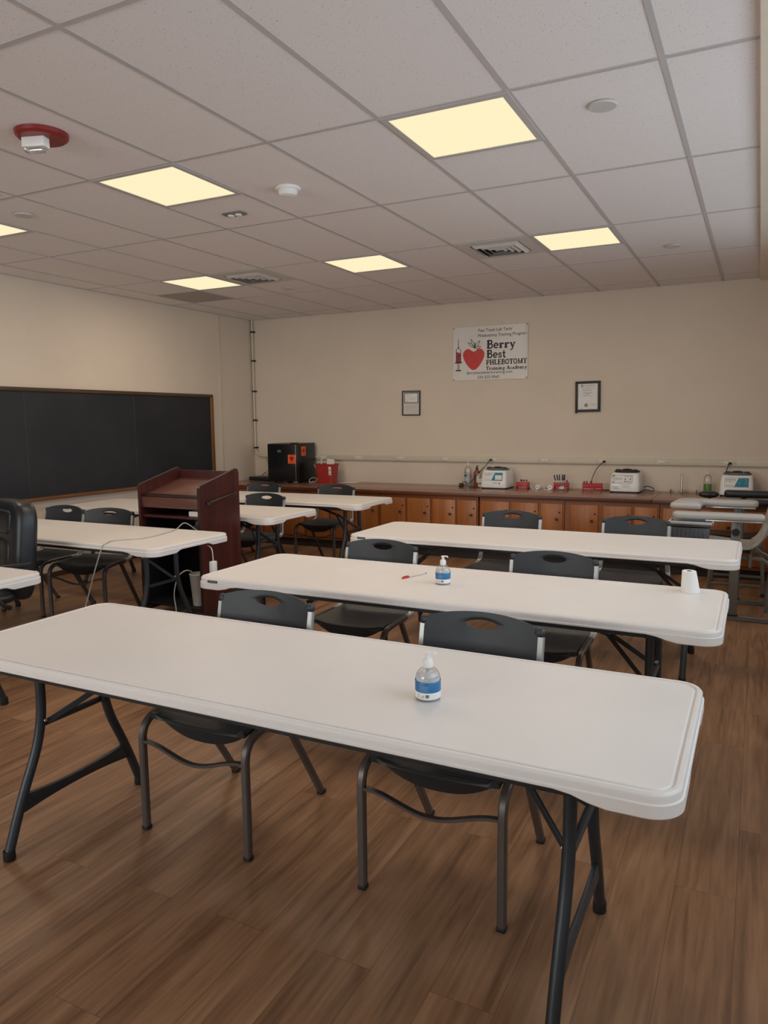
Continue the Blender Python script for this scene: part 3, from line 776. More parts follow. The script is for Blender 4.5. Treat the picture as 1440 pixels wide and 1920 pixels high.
b.build('certificate_print', M['greyink'], t, smooth=0)
B().lathe([(0, 0), (0.021, 0), (0.021, 0.001), (0, 0.001)], 24, (-0.018, q, -0.095), rot=(PI / 2, 0, 0)).build('round_seal', M['gold'], t)
B().lathe([(0, 0), (0.015, 0), (0.015, 0.001), (0, 0.001)], 20, (-0.062, q, 0.117), rot=(PI / 2, 0, 0)).build('crest', M['inklite'], t)

# =================================================================== COUNTER AND CABINETS
CT = 0.73; CF = 7.545
t = thing('countertop', 'long red-brown counter top along the back wall, carrying the black fridge', 'countertop', (0, 0, 0), group='wooden counter top sections')
B().bb(XL + 0.005, -0.905, CF, YB - 0.003, CT - 0.028, CT, 0.003).build('top', M['counter'], t)
B().bb(XL + 0.005, -0.905, CF - 0.008, CF + 0.02, CT - 0.042, CT - 0.004, 0.004).build('front_edge', M['counteredge'], t)
t = thing('countertop', 'short red-brown counter top section at the right, behind the blood draw chairs', 'countertop', (0, 0, 0), group='wooden counter top sections')
B().bb(-0.901, XR - 0.005, CF, YB - 0.003, CT - 0.028, CT, 0.003).build('top', M['counter'], t)
B().bb(-0.901, XR - 0.005, CF - 0.008, CF + 0.02, CT - 0.042, CT - 0.004, 0.004).build('front_edge', M['counteredge'], t)
cf = CF + 0.03
def cabinet(x0, x1, doors, lab):
    t = thing('base_cabinet', lab, 'cabinet', ((x0 + x1) / 2, cf, 0), group='wooden base cabinets under the counter')
    c = (x0 + x1) / 2
    b = B(); b.bb(x0 - c + .002, x1 - c - .002, 0.0, YB - cf - 0.004, 0.10, CT - 0.045)
    b.build('body', M['cabframe'], t, smooth=0)
    B().bb(x0 - c + .002, x1 - c - .002, 0.03, YB - cf - 0.01, 0.0, 0.10).build('toe_kick', M['toekick'], t, smooth=0)
    for (a, e) in doors:
        d = B().bb(a - c + .004, e - c - .004, -0.013, -0.0005, 0.135, 0.648, 0.003).build('door', M['cab'], t)
        B().lathe([(0, 0), (.008, 0), (.007, .012), (.014, .018), (.015, .026), (.009, .031), (0, .031)], 14, (e - c - .060, -0.013, 0.492), rot=(PI / 2, 0, 0)).build('knob', M['brass'], d)
        B().lathe([(0, 0), (.0095, 0), (.0095, .002), (0, .002)], 12, (e - c - .035, -0.013, 0.560), rot=(PI / 2, 0, 0)).build('lock', M['slot'], d)
        # narrow batten beside each door
    return t
D = [-6.10, -5.80, -5.50, -5.20, -4.895]
cabinet(XL + 0.004, -4.885, list(zip(D[:-1], D[1:])), 'wooden base cabinet in the back left corner below the black fridge')
cabinet(-4.883, -3.87, [(-4.86, -4.54), (-4.52, -4.20), (-4.18, -3.88)], 'wooden base cabinet directly right of the fridge, partly behind the farthest left table')
cabinet(-3.868, -2.672, [(-3.85, -3.535), (-3.515, -3.23), (-3.21, -2.93), (-2.915, -2.685)], 'wooden base cabinet with four visible doors just left of the narrow dark gap')
cabinet(-2.660, -1.745, [(-2.645, -2.325), (-2.30, -2.015), (-1.995, -1.76)], 'wooden base cabinet of three doors just right of the narrow dark gap')
cabinet(-1.743, -0.83, [(-1.69, -1.405), (-1.365, -1.085), (-1.065, -0.845)], 'wooden base cabinet below the plain white lab machine')
cabinet(-0.828, XR - 0.006, [(-0.80, -0.49), (-0.47, -0.16), (-0.14, 0.17), (0.19, 0.5)], 'wooden base cabinet at the right behind the blood draw chairs')

# =================================================================== TABLES
def rrect(hx, hy, R, ns=40, nc=9):
    P = []
    def side(a, b_, n): 
        for k in range(n): P.append((a[0] + (b_[0] - a[0]) * k / n, a[1] + (b_[1] - a[1]) * k / n))
    def corner(cx, cy, a0):
        for k in range(nc): 
            a = a0 + PI / 2 * k / nc; P.append((cx + R * math.cos(a), cy + R * math.sin(a)))
    side((hx, -hy + R), (hx, hy - R), ns // 2); corner(hx - R, hy - R, 0)
    side((hx - R, hy), (-hx + R, hy), ns); corner(-hx + R, hy - R, PI / 2)
    side((-hx, hy - R), (-hx, -hy + R), ns // 2); corner(-hx + R, -hy + R, PI)
    side((-hx + R, -hy), (hx - R, -hy), ns); corner(hx - R, -hy + R, 3 * PI / 2)
    return P
def smst(t): t = max(0, min(1, t)); return t * t * (3 - 2 * t)
TLX, TLY, TH = 1.222, 0.38, 0.737
def tabletop():
    b = B(); bm = b.bm
    P = rrect(TLX, TLY, 0.075, 60, 10)
    n = len(P); nor = []
    for i in range(n):
        a = V(P[i - 1]); c = V(P[(i + 1) % n]); d = (c - a).normalized(); nor.append(V((d.y, -d.x)))
    def bot(p):
        x, y = p
        if abs(abs(y) - TLY) < 0.075 and abs(x) < TLX - 0.07:
            return -0.033 - 0.023 * smst((abs(x) - (TLX - 0.26)) / 0.11)
        if abs(y) < TLY - 0.07:
            return -0.038 - 0.018 * smst((abs(y) - 0.13) / 0.06)
        return -0.056
    prof = [(0.030, 0), (0.0262, -0.0050), (0.0215, -0.0050), (0.0185, 0.0004), (0.0105, 0.0004), (0.0062, -0.0045), (0.0050, -0.0070), (0.0050, -0.0225), (0.0005, -0.0250)]
    rings = []
    for ins, z in prof:
        rings.append([bm.verts.new((P[i][0] - nor[i].x * ins, P[i][1] - nor[i].y * ins, TH + z)) for i in range(n)])
    rings.append([bm.verts.new((P[i][0], P[i][1], TH + bot(P[i]) + 0.003)) for i in range(n)])
    rings.append([bm.verts.new((P[i][0] - nor[i].x * 0.003, P[i][1] - nor[i].y * 0.003, TH + bot(P[i]))) for i in range(n)])
    rings.append([bm.verts.new((P[i][0] - nor[i].x * 0.016, P[i][1] - nor[i].y * 0.016, TH + bot(P[i]))) for i in range(n)])
    rings.append([bm.verts.new((P[i][0] - nor[i].x * 0.020, P[i][1] - nor[i].y * 0.020, TH - 0.026)) for i in range(n)])
    for j in range(len(rings) - 1):
        for i in range(n):
            bm.faces.new((rings[j][i], rings[j][(i + 1) % n], rings[j + 1][(i + 1) % n], rings[j + 1][i]))
    bm.faces.new(rings[0]); bm.faces.new(list(reversed(rings[-1])))
    return b
def make_table():
    t = thing('folding_table', '', 'table', group='white plastic folding tables')
    tabletop().build('tabletop', M['table'], t, smooth=0.5)
    r = B()
    for s_ in (-1, 1):
        r.box((0, s_ * (TLY - 0.034), TH - 0.036), (2 * TLX - 0.30, 0.026, 0.036), 0.004)
    r.build('side_rail', M['tleg'], t)
    for s_ in (-1, 1):
        lx = s_ * 0.952; YO = -0.036
        asm = B()
        asm.tube([(lx, -0.335, TH - 0.045), (lx, 0.335, TH - 0.045)], 0.015, 10)
        asm.tube([(lx, YO - 0.13, 0.435), (lx, YO + 0.13, 0.435)], 0.012, 10)
        asm.build('pivot_bar', M['tleg'], t)
        cr = B()
        n = 12; pts_u = []; pts_d = []
        for k in range(n + 1):
            y = -0.248 + 0.496 * k / n; c_ = abs(y) / 0.248
            pts_u.append((y, 0.192 + 0.018 * c_ ** 2)); pts_d.append((y, 0.160 - 0.016 * c_ ** 2))
        cr.prism([(p[0] + YO, p[1]) for p in pts_u + list(reversed(pts_d))], lx - 0.009, lx + 0.009, 'YZ', 0.003)
        cr.build('lower_bar', M['tleg'], t)
        for q in (-1, 1):
            lg = B()
            path = fillet([(lx, YO + q * 0.140, TH - 0.036), (lx, YO + q * 0.140, 0.415), (lx, YO + q * 0.246, 0.19), (lx, YO + q * 0.306, 0.03)], 0.16, 8)
            lg.tube(path, 0.0175, 12)
            l = lg.build('leg', M['tleg'], t)
            B().lathe([(0, 0), (0.019, 0), (0.021, 0.004), (0.020, 0.036), (0.0178, 0.036)], 14, (lx, YO + q * 0.308, 0)).build('foot_cap', M['rubber'], l)
            B().lathe([(0, 0), (0.007, 0), (0.006, 0.003), (0, 0.004)], 12, (lx + 0.017 * -s_, YO + q * 0.140, 0.45), rot=(0, -s_ * PI / 2, 0)).build('rivet', M['rivet'], l)
            B().lathe([(0, 0), (0.008, 0), (0.007, 0.003), (0, 0.004)], 12, (lx, YO + q * 0.140 - 0.0175, 0.455), rot=(PI / 2, 0, 0)).build('rivet', M['rivet'], l)
        br = B()
        # folding brace: from the middle of the leg pair to a channel beneath the top
        fx = s_ * 0.36
        mid = V((s_ * 0.775, 0, 0.575))
        br.tube([(fx, 0, TH - 0.034), mid], 0, rect=(0.030, 0.016), ref=(0, 1, 0))
        for q in (-1, 1):
            br.tube([mid + V((-s_ * 0.02, q * 0.01, 0.01)), V((lx - s_ * 0.012, YO + q * 0.128, 0.440))], 0, rect=(0.020, 0.010), ref=(0, 0, 1))
        br.build('folding_brace', M['tleg'], t)
        B().tube([(mid.x - s_ * 0.012, -0.020, mid.z + 0.020), (mid.x + s_ * 0.004, -0.020, mid.z - 0.022), (mid.x + s_ * 0.004, 0.020, mid.z - 0.022), (mid.x - s_ * 0.012, 0.020, mid.z + 0.020)], 0.003, 8).build('lock_ring', M['rivet'], t)
    bd = B().bb(-TLX + 0.085, -TLX + 0.145, -TLY + 0.002, -TLY + 0.008, TH - 0.0215, TH - 0.0095, 0.001).build('maker_badge', M['ink'], t)
    tx = B(); text_bm(tx, 'LIFETIME', -TLX + 0.090, -TLX + 0.140, TH - 0.0185, 0.0062, y=-TLY + 0.0017); tx.build('badge_lettering', M['inklite'], bd, smooth=0)
    return t
T0 = make_table()
tabs = [((-1.328, 1.930), 'white folding table nearest the camera, large pump bottle standing on it'),
        ((-1.308, 3.255), 'white folding table with a red capped pen, pump bottle and paper cone on it'),
        ((-1.285, 4.78), 'bare white folding table at the right, nearest the wooden counter'),
        ((-4.565, 2.280), 'white folding table whose end peeks in at the left edge before the office chair'),
        ((-4.535, 3.795), 'white folding table left of the lectern with a grey cord across it'),
        ((-4.715, 5.275), 'white folding table standing directly behind the lectern'),
        ((-4.512, 6.410), 'white folding table farthest away at left, small white block on it, near the fridge')]
for i, (p, lab) in enumerate(tabs): place(T0, i > 0, (p[0], p[1], 0), 0, lab)

# =================================================================== CLASSROOM CHAIRS
def seat_z(x, y):
    u = x / 0.215
    z = 0.446 - 0.020 * (1 - u * u) * math.sin(PI * min(1, max(0, (y - 0.0) / 0.42)) ** 0.8)
    return z
def make_chair():
    t = thing('stacking_chair', '', 'chair', group='charcoal stacking chairs pushed up to the tables')
    b = B()
    def f(u, v):
        x = (u * 2 - 1) * 0.215
        s = (u * 2 - 1)
        if v < 0.3:      # waterfall front lip
            k = v / 0.3
            lip = 0.066 * (1 - abs(s) ** 2.4) + 0.012
            y = 0.045 - 0.020 * math.sin(k * PI / 2) + 0.012 * (1 - k); z = seat_z(x, 0.03) - lip * (1 - k)
        else:
            k = (v - 0.3) / 0.7
            y = 0.025 + 0.395 * k
            z = seat_z(x, y) - 0.010 * math.exp(-(k / 0.07) ** 2) + 0.02 * max(0, k - 0.85) / 0.15 * 0.6
        return (x, y, z)
    b.grid(f, 25, 30, 0.010)
    b.build('seat', M['plast'], t, smooth=0.9)
    # backrest shell
    def yb(z): return 0.405 + (z - 0.46) * 0.20 + 0.0
    hc = (0.0, 0.788); hw, hh = 0.064, 0.021
    top = lambda x: 0.829 - 0.022 * (x / 0.21) ** 2
    outl = []
    N = 64
    def outline(a):
        dx, dz = math.cos(a), math.sin(a)
        r = 0.0; step = 0.001
        lo, hi = 0.0, 0.6
        def inside(x, z):
            if abs(x) > 0.212 or z < 0.545: return False
            tz = top(x)
            # rounded upper corners
            ex = abs(x) - (0.212 - 0.03); 
            if ex > 0: tz -= 0.03 - math.sqrt(max(0, 0.03 ** 2 - ex ** 2))
            ez = 0.575 - z
            if ez > 0 and abs(x) > 0.212 - 0.03 + math.sqrt(max(0, 0.03 ** 2 - ez ** 2)): return False
            return z < tz
        for _ in range(40):
            m_ = (lo + hi) / 2
            if inside(hc[0] + dx * m_, hc[1] + dz * m_): lo = m_
            else: hi = m_
        return V((hc[0] + dx * lo, hc[1] + dz * lo))
    angs = []
    for k in range(N):
        a = 2 * PI * k / N
        # more samples sideways/upward where the outline bends
        angs.append(a)
    nr = 10
    t2 = bmesh.new(); rings = []
    for j in range(nr + 1):
        q = j / nr; ring = []
        for a in angs:
            e = V((hc[0] + hw * math.cos(a), hc[1] + hh * math.sin(a)))
            o_ = outline(a)
            qq = q
            p = e.lerp(o_, qq)
            curve = -0.030 * (p.x / 0.21) ** 2       # concave toward the sitter
            dish = 0.004 * math.exp(-((q) / 0.12) ** 2)
            ring.append(t2.verts.new((p.x, yb(p.y) + 0.022 + curve + dish, p.y)))
        rings.append(ring)
    for j in range(nr):
        for k in range(N):
            k2 = (k + 1) % N
            t2.faces.new((rings[j][k], rings[j][k2], rings[j + 1][k2], rings[j + 1][k]))
    bmesh.ops.recalc_face_normals(t2, faces=t2.faces)
    thicken(t2, 0.011)
    b = B(); b._add(t2)
    for s_ in (-1, 1):   # shoulders that cap the metal uprights
        b.box((s_ * 0.2135, yb(0.79) - 0.004, 0.788), (0.034, 0.034, 0.034), 0.012, (-0.2, 0, 0))
    # stiffening lip below the hand slot
    b.build('backrest', M['plast'], t, smooth=0.9)
    for s_ in (-1, 1):
        x = s_ * 0.230
        fl = B()
        fl.tube(fillet([(x * 1.02, 0.0, 0.012), (x * 1.02, 0.0, 0.425), (x, 0.16, 0.437), (x, 0.30, 0.437)], 0.10, 9), 0, rect=(0.026, 0.026), ref=(1, 0, 0))
        l = fl.build('leg', M['frame'], t, smooth=0.5)
        B().box((x * 1.02, 0, 0.008), (0.029, 0.029, 0.016), 0.004).build('foot_cap', M['rubber'], l)
        rl = B()
        rl.tube([(x * 0.975, 0.245, 0.430), (x * 0.945, 0.510, 0.013)], 0, rect=(0.026, 0.024), ref=(1, 0, 0))
        l = rl.build('leg', M['frame'], t, smooth=0.5)
        B().box((x * 0.943, 0.514, 0.008), (0.030, 0.032, 0.016), 0.004).build('foot_cap', M['rubber'], l)
        up = B()
        up.tube(fillet([(x, 0.295, 0.437), (x, 0.398, 0.437), (s_ * 0.2165, yb(0.55) - 0.004, 0.55), (s_ * 0.2165, yb(0.775) - 0.004, 0.773)], 0.07, 8), 0, rect=(0.030, 0.022), ref=(1, 0, 0))
        up.build('back_upright', M['frame_lit'], t, smooth=0.5)
    st = B(); pts = []
    for k in range(25):
        u = k / 24; x = -0.226 + 0.452 * u
        pts.append((x, 0.002, 0.322 + 0.024 * math.cos(2 * PI * (u)) ))
    st.tube(pts, 0, rect=(0.010, 0.022), ref=(0, 0, 1)); st.build('stretcher', M['frame'], t)
    cr = B()
    cr.tube([(-0.228, 0.10, 0.418), (0.228, 0.10, 0.418)], 0.008, 8); cr.tube([(-0.228, 0.30, 0.418), (0.228, 0.30, 0.418)], 0.008, 8)
    cr.build('seat_support', M['frame'], t)
    return t
CH0 = make_chair()
chairs = [(-1.758, 1.950, 0.0, 'charcoal plastic chair at the nearest table, left of the pump bottle'),
          (-0.855, 1.985, 0.0, 'charcoal plastic chair at the nearest table, directly behind its pump bottle'),
          (-1.925, 3.320, 0.0, 'charcoal plastic chair behind the second table, left of the red capped pen'),
          (-0.925, 3.320, 0.0, 'charcoal plastic chair behind the second table, between the pump bottle and paper cone'),
          (-1.640, 4.935, 0.0, 'charcoal plastic chair before the counter, below the first lab machine'),
          (-0.745, 4.935, 0.0, 'charcoal plastic chair before the counter, nearest the grey blood draw chair'),
          (-5.220, 3.910, 0.0, 'charcoal plastic chair behind the cord table, nearest the black leather office chair'),
          (-4.600, 3.920, 0.25, 'charcoal plastic chair behind the cord table, directly left of the lectern'),
          (-4.245, 5.420, 0.0, 'charcoal plastic chair at the table behind the lectern, right of the lectern'),
          (-5.060, 6.530, 0.0, 'charcoal plastic chair at the farthest left table, below the black fridge door'),
          (-4.100, 6.530, 0.0, 'charcoal plastic chair at the farthest left table, below the red sharps container')]
for i, (x, y, rz, lab) in enumerate(chairs): place(CH0, i > 0, (x, y, 0), rz, lab)

# =================================================================== LECTERN
t = thing('lectern', 'tall dark mahogany lectern with slanted top and open shelves', 'lectern', (-4.012, 4.31, 0))
W2 = 0.307
side = [(0.0, 0.075), (0.475, 0.075), (0.475, 1.115), (0.462, 1.140), (0.440, 1.146), (0.012, 1.040), (0.0, 1.026)]
for s_ in (-1, 1):
    B().prism(side, s_ * (W2 - 0.0), s_ * (W2 - 0.022), 'YZ').build('side_panel', M['mahog'], t, smooth=0)
    eb = B()
    eb.tube([(s_ * (W2 - 0.011), -0.001, 0.08), (s_ * (W2 - 0.011), -0.001, 1.026), (s_ * (W2 - 0.011), 0.012, 1.042), (s_ * (W2 - 0.011), 0.440, 1.148), (s_ * (W2 - 0.011), 0.462, 1.141)], 0, rect=(0.023, 0.003), ref=(1, 0, 0))
    eb.build('edge_band', M['mahogedge'], t)
iw = W2 - 0.022
slope = math.atan2(0.085, 0.40)
B().box((0, 0.245, 1.000), (2 * iw, 0.43, 0.02), 0.002, (math.atan2(0.106, 0.428), 0, 0)).build('reading_top', M['mahogtop'], t)
B().bb(-iw + 0.01, iw - 0.01, 0.022, 0.034, 0.945, 0.972, 0.003).build('paper_stop', M['mahogedge'], t)
B().bb(-iw, iw, 0.012, 0.03, 0.862, 0.944, 0.002).build('apron', M['mahogtop'], t)
B().bb(-iw, iw, 0.455, 0.472, 0.08, 1.125, 0.002).build('back_panel', M['mahog'], t)
B().bb(-iw, iw, 0.446, 0.4555, 0.105, 0.97, 0.001).build('recess_shade', M['darkin'], t)  # added dark sheets, shade of the open interior put into colour
for s_ in (-1, 1): B().bb(s_ * iw, s_ * (iw - 0.004), 0.05, 0.446, 0.105, 0.784).build('recess_shade', M['darkin'], t)
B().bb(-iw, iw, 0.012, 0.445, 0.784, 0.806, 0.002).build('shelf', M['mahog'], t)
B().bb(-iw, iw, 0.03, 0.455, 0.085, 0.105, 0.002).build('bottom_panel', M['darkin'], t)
b = B(); b.tube(fillet([(W2 + 0.000, 0.075, 0.905), (W2 + 0.024, 0.075, 0.905), (W2 + 0.024, 0.405, 0.955), (W2, 0.405, 0.955)], 0.012, 4), 0, rect=(0.024, 0.012), ref=(0, 0, 1))
b.build('side_handle', M['mahogedge'], t)
for s_ in (-1, 1):
    B().bb(s_ * (W2 - 0.06), s_ * W2, -0.07, 0.53, 0.050, 0.078, 0.006).build('base_foot', M['mahogedge'], t)
    for yy in (-0.04, 0.50):
        cb = B().lathe([(0, -0.011), (0.019, -0.011), (0.022, -0.006), (0.022, 0.006), (0.019, 0.011), (0, 0.011)], 18, (s_ * (W2 - 0.03), yy, 0.022), rot=(0, PI / 2, 0))
        cb.bb(s_ * (W2 - 0.03) - 0.008, s_ * (W2 - 0.03) + 0.008, yy - 0.012, yy + 0.012, 0.028, 0.052)
        cb.build('caster', M['rubber'], t)
LX, LY = -4.012, 4.31
tag(B().box((LX + 0.225, LY + 0.10, 0.826), (0.11, 0.14, 0.038), 0.003).build('small_box', M['paper']), 'small white box on the lectern shelf', 'box')
o = B().grid(lambda u, v: (LX + 0.13 + 0.15 * u, LY + 0.10 + 0.05 * math.sin(v * 2) + 0.03 * u, 0.70 + 0.10 * v - 0.05 * (1 - u) * (v - .4)), 8, 8, 0.002).build('folded_paper', M['greyink'])
o.location = (0, 0, -0.018)
tag(o, 'grey folded paper hanging under the lectern shelf at right', 'paper')
# waste cup and cords at the lectern base
t = thing('waste_cup', 'tall white plastic cup standing inside the bottom of the lectern', 'cup', (LX + 0.172, LY + 0.105, 0.105))
B().lathe([(0, 0), (0.045, 0), (0.066, 0.24), (0.070, 0.245), (0.066, 0.25), (0.062, 0.24), (0.042, 0.006), (0, 0.006)], 28).build('cup_body', M['offwhite'], t)
tag(B().tube(smooth_path([(LX + 0.155, LY + 0.10, 0.345), (LX + 0.12, LY + 0.04, 0.385), (LX + 0.075, LY - 0.01, 0.34), (LX + 0.055, LY - 0.04, 0.22), (LX + 0.075, LY - 0.05, 0.10), (LX + 0.13, LY - 0.10, 0.02), (LX + 0.20, LY - 0.14, 0.008)], 8), 0.0045, 8).build('looped_cable', M['offwhite']), 'white cord looping out of the cup at the base of the lectern', 'cord')
tag(B().tube(smooth_path([(LX + 0.265, LY + 0.02, 0.70), (-3.800, LY - 0.06, 0.770), (-3.80, 4.16, 0.7405), (-3.735, 4.02, 0.7405), (-3.69, 3.72, 0.7405), (-3.80, 3.55, 0.7405), (-3.745, 3.44, 0.742), (-3.762, 3.418, 0.715), (-3.82, 3.40, 0.56), (-3.90, 3.37, 0.30), (-3.98, 3.33, 0.05), (-4.10, 3.28, 0.006), (-4.4, 3.2, 0.006)], 10), 0.0042, 8).build('grey_cord', M['greycable']), 'thin grey cord running from the lectern across the table and down to the floor', 'cord')
t = thing('power_adapter', 'white power adapter hanging by its cord off the table end near the lectern', 'adapter', (-3.300, 3.95, 0))
B().box((0, 0, 0.515), (0.034, 0.048, 0.115), 0.006).build('adapter_body', M['white'], t)
B().tube(smooth_path([(0.002, 0.0, 0.572), (0.0, 0.0, 0.60), (-0.004, 0.0, 0.645), (-0.018, 0.0, 0.667), (-0.05, 0.01, 0.676)], 6), 0.003, 8).build('adapter_cord', M['white'], t)

# =================================================================== OFFICE CHAIR
t = thing('office_chair', 'black leather high-back office chair at the left edge between two tables', 'office chair', (-4.33, 2.93, 0), -0.31)
def cushion(b, cx, cy, cz, hx, hy, hz, ex=3.2, rot=None, n=40, m_=20, e2=2.4):
    tt = bmesh.new(); rings = []
    def sg(c, e): return (abs(c) ** (2 / e)) * (1 if c >= 0 else -1)
    for j in range(m_ + 1):
        ph = -PI / 2 + PI * j / m_
        ring = []
        for k in range(n):
            th = 2 * PI * k / n
            ring.append(tt.verts.new((hx * sg(math.cos(ph), e2) * sg(math.cos(th), ex), hy * sg(math.cos(ph), e2) * sg(math.sin(th), min(ex, 3.0)), hz * sg(math.sin(ph), e2))))
        rings.append(ring)
    for j in range(m_):
        for k in range(n):
            tt.faces.new((rings[j][k], rings[j][(k + 1) % n], rings[j + 1][(k + 1) % n], rings[j + 1][k]))
    bmesh.ops.remove_doubles(tt, verts=tt.verts, dist=1e-5)
    mx = Matrix.Translation(V((cx, cy, cz)))
    if rot: mx = mx @ Euler(rot).to_matrix().to_4x4()
    tt.transform(mx); b._add(tt); return b
b = B(); cushion(b, 0, -0.06, 0.455, 0.265, 0.27, 0.062, 4); b.build('seat_cushion', M['leather'], t, smooth=1.0)
b = B(); cushion(b, 0, 0.225, 0.725, 0.270, 0.075, 0.315, 8, (-0.10, 0, 0), e2=5); b.build('back_cushion', M['leather'], t, smooth=1.0)
b = B(); cushion(b, 0, 0.190, 0.905, 0.165, 0.032, 0.075, 8, (-0.10, 0, 0), e2=6); b.build('headrest_pad', M['leather'], t, smooth=1.0)
b = B(); cushion(b, 0, 0.165, 0.66, 0.165, 0.034, 0.15, 8, (-0.10, 0, 0), e2=5); b.build('lumbar_pad', M['leather'], t, smooth=1.0)
for s_ in (-1, 1):
    a_ = B()
    a_.tube(fillet([(s_ * 0.24, 0.10, 0.40), (s_ * 0.335, 0.06, 0.42), (s_ * 0.335, -0.17, 0.655), (s_ * 0.325, 0.02, 0.668), (s_ * 0.29, 0.22, 0.66)], 0.07, 8), 0, rect=(0.040, 0.024), ref=(1, 0, 0))
    a_.build('armrest', M['blackm'], t)
B().tube([(0, 0, 0.13), (0, 0, 0.40)], 0.028, 14).build('gas_post', M['blackm'], t)
for k in range(5):
    a = 2 * PI * k / 5 + 0.3
    l = B().tube([(0, 0, 0.135), (0.16 * math.cos(a), 0.16 * math.sin(a), 0.115), (0.29 * math.cos(a), 0.29 * math.sin(a), 0.078)], [0.026, 0.021, 0.016], 10).build('base_spoke', M['blackm'], t)
    B().lathe([(0, -0.02), (0.022, -0.02), (0.027, -0.012), (0.027, 0.012), (0.022, 0.02), (0, 0.02)], 16, (0.29 * math.cos(a), 0.29 * math.sin(a), 0.027), rot=(PI / 2, 0, a)).tube([(0.29 * math.cos(a), 0.29 * math.sin(a), 0.03), (0.29 * math.cos(a), 0.29 * math.sin(a), 0.08)], 0.008, 8).build('caster', M['rubber'], l)

# =================================================================== BLOOD DRAW CHAIRS
def pad(b, outline, z0, z1, rnd=0.018):
    """padded slab from a 2-D outline with softened edges"""
    tt = bmesh.new()
    n = len(outline); cxy = V((sum(p[0] for p in outline) / n, sum(p[1] for p in outline) / n))
    nor = []
    for i in range(n):
        d = (V(outline[(i + 1) % n]) - V(outline[i - 1])).normalized(); nor.append(V((d.y, -d.x)))
    ar = sum(outline[i][0] * outline[(i + 1) % n][1] - outline[(i + 1) % n][0] * outline[i][1] for i in range(n))
    if ar < 0: nor = [-q for q in nor]
    prof = [(rnd, z0), (rnd * 0.3, z0 + rnd * 0.25), (0, z0 + rnd * 0.9), (0, z1 - rnd), (rnd * 0.3, z1 - rnd * 0.3), (rnd, z1)]
    rings = [[tt.verts.new((outline[i][0] - nor[i].x * ins, outline[i][1] - nor[i].y * ins, z)) for i in range(n)] for ins, z in prof]
    for j in range(len(rings) - 1):
        for i in range(n): tt.faces.new((rings[j][i], rings[j][(i + 1) % n], rings[j + 1][(i + 1) % n], rings[j + 1][i]))
    tt.faces.new(list(reversed(rings[0]))); tt.faces.new(rings[-1])
    b._add(tt); return b
def roundpoly(pts, r, seg=7):
    n = len(pts); out = []
    for i in range(n):
        a, c, d = V(pts[i - 1]), V(pts[i]), V(pts[(i + 1) % n])
        rr = r[i] if isinstance(r, (list, tuple)) else r
        rr = min(rr, (a - c).length * 0.49, (d - c).length * 0.49)
        p0 = c + (a - c).normalized() * rr; p1 = c + (d - c).normalized() * rr
        for k in range(seg + 1):
            q = k / seg; out.append(tuple(p0 * (1 - q) ** 2 + c * 2 * q * (1 - q) + p1 * q * q))
    return out
def rail(b, x0, x1, y, z): b.tube([(x0, y, z), (x1, y, z)], 0, rect=(0.04, 0.03), ref=(0, 0, 1))
t = thing('blood_draw_chair', 'grey padded blood draw chair with two flat armrests and side tray at the right edge', 'blood draw chair', (0, 6.0, 0))
b = B(); pad(b, roundpoly([(-0.565, -0.06), (0.065, -0.06), (0.065, 0.075), (-0.565, 0.075)], [0.06, 0.05, 0.05, 0.06]), 0.760, 0.808); b.build('near_armrest', M['greyvinyl'], t, smooth=1.0)
B().bb(-0.33, 0.05, -0.055, 0.07, 0.750, 0.760, 0.002).build('armrest_plate', M['steel'], t)
b = B(); pad(b, roundpoly([(-0.61, 0.20), (-0.38, 0.20), (-0.38, 0.49), (0.02, 0.49), (0.02, 0.66), (-0.575, 0.66)], [0.05, 0.02, 0.02, 0.05, 0.07, 0.11]), 0.800, 0.850); b.build('far_armrest', M['greyvinyl'], t, smooth=1.0)
B().bb(-0.36, 0.0, 0.50, 0.65, 0.788, 0.800, 0.002).build('armrest_plate', M['steel'], t)
for (y, zt) in ((0.03, 0.75), (0.60, 0.788)):
    p = B(); p.bb(-0.155, -0.092, y - 0.02, y + 0.02, 0.045, zt, 0.004)
    p.build('post', M['greypost'], t)
    B().bb(-0.16, -0.087, y - 0.024, y + 0.024, 0.040, 0.046).build('post_gasket', M['rubber'], t, smooth=0)
    B().lathe([(0, 0), (0.024, 0), (0.028, 0.008), (0.026, 0.024), (0, 0.026)], 14, (-0.124, y - 0.02, zt - 0.08), rot=(PI / 2, 0, 0)).build('clamp_knob', M['rubber'], t)
    r_ = B(); rail(r_, -0.18, 0.52, y, 0.02); r_.build('floor_rail', M['greypost'], t)
B().tube([(0.5, 0.03, 0.02), (0.5, 0.60, 0.02)], 0, rect=(0.03, 0.03)).build('floor_cross_bar', M['greypost'], t)
B().tube([(-0.122, 0.05, 0.44), (-0.122, 0.59, 0.44)], 0, rect=(0.035, 0.035)).build('seat_cross_bar', M['greypost'], t)
B().tube([(-0.02, 0.12, 0.44), (-0.02, 0.5, 0.44)], 0, rect=(0.1, 0.02)).build('seat_plate', M['greypost'], t)
prof = smooth_path([(-0.44, 0, 0.50), (-0.415, 0, 0.53), (-0.30, 0, 0.535), (-0.12, 0, 0.520), (0.0, 0, 0.545), (0.07, 0, 0.63), (0.10, 0, 0.75), (0.135, 0, 0.88), (0.18, 0, 0.99)], 5)
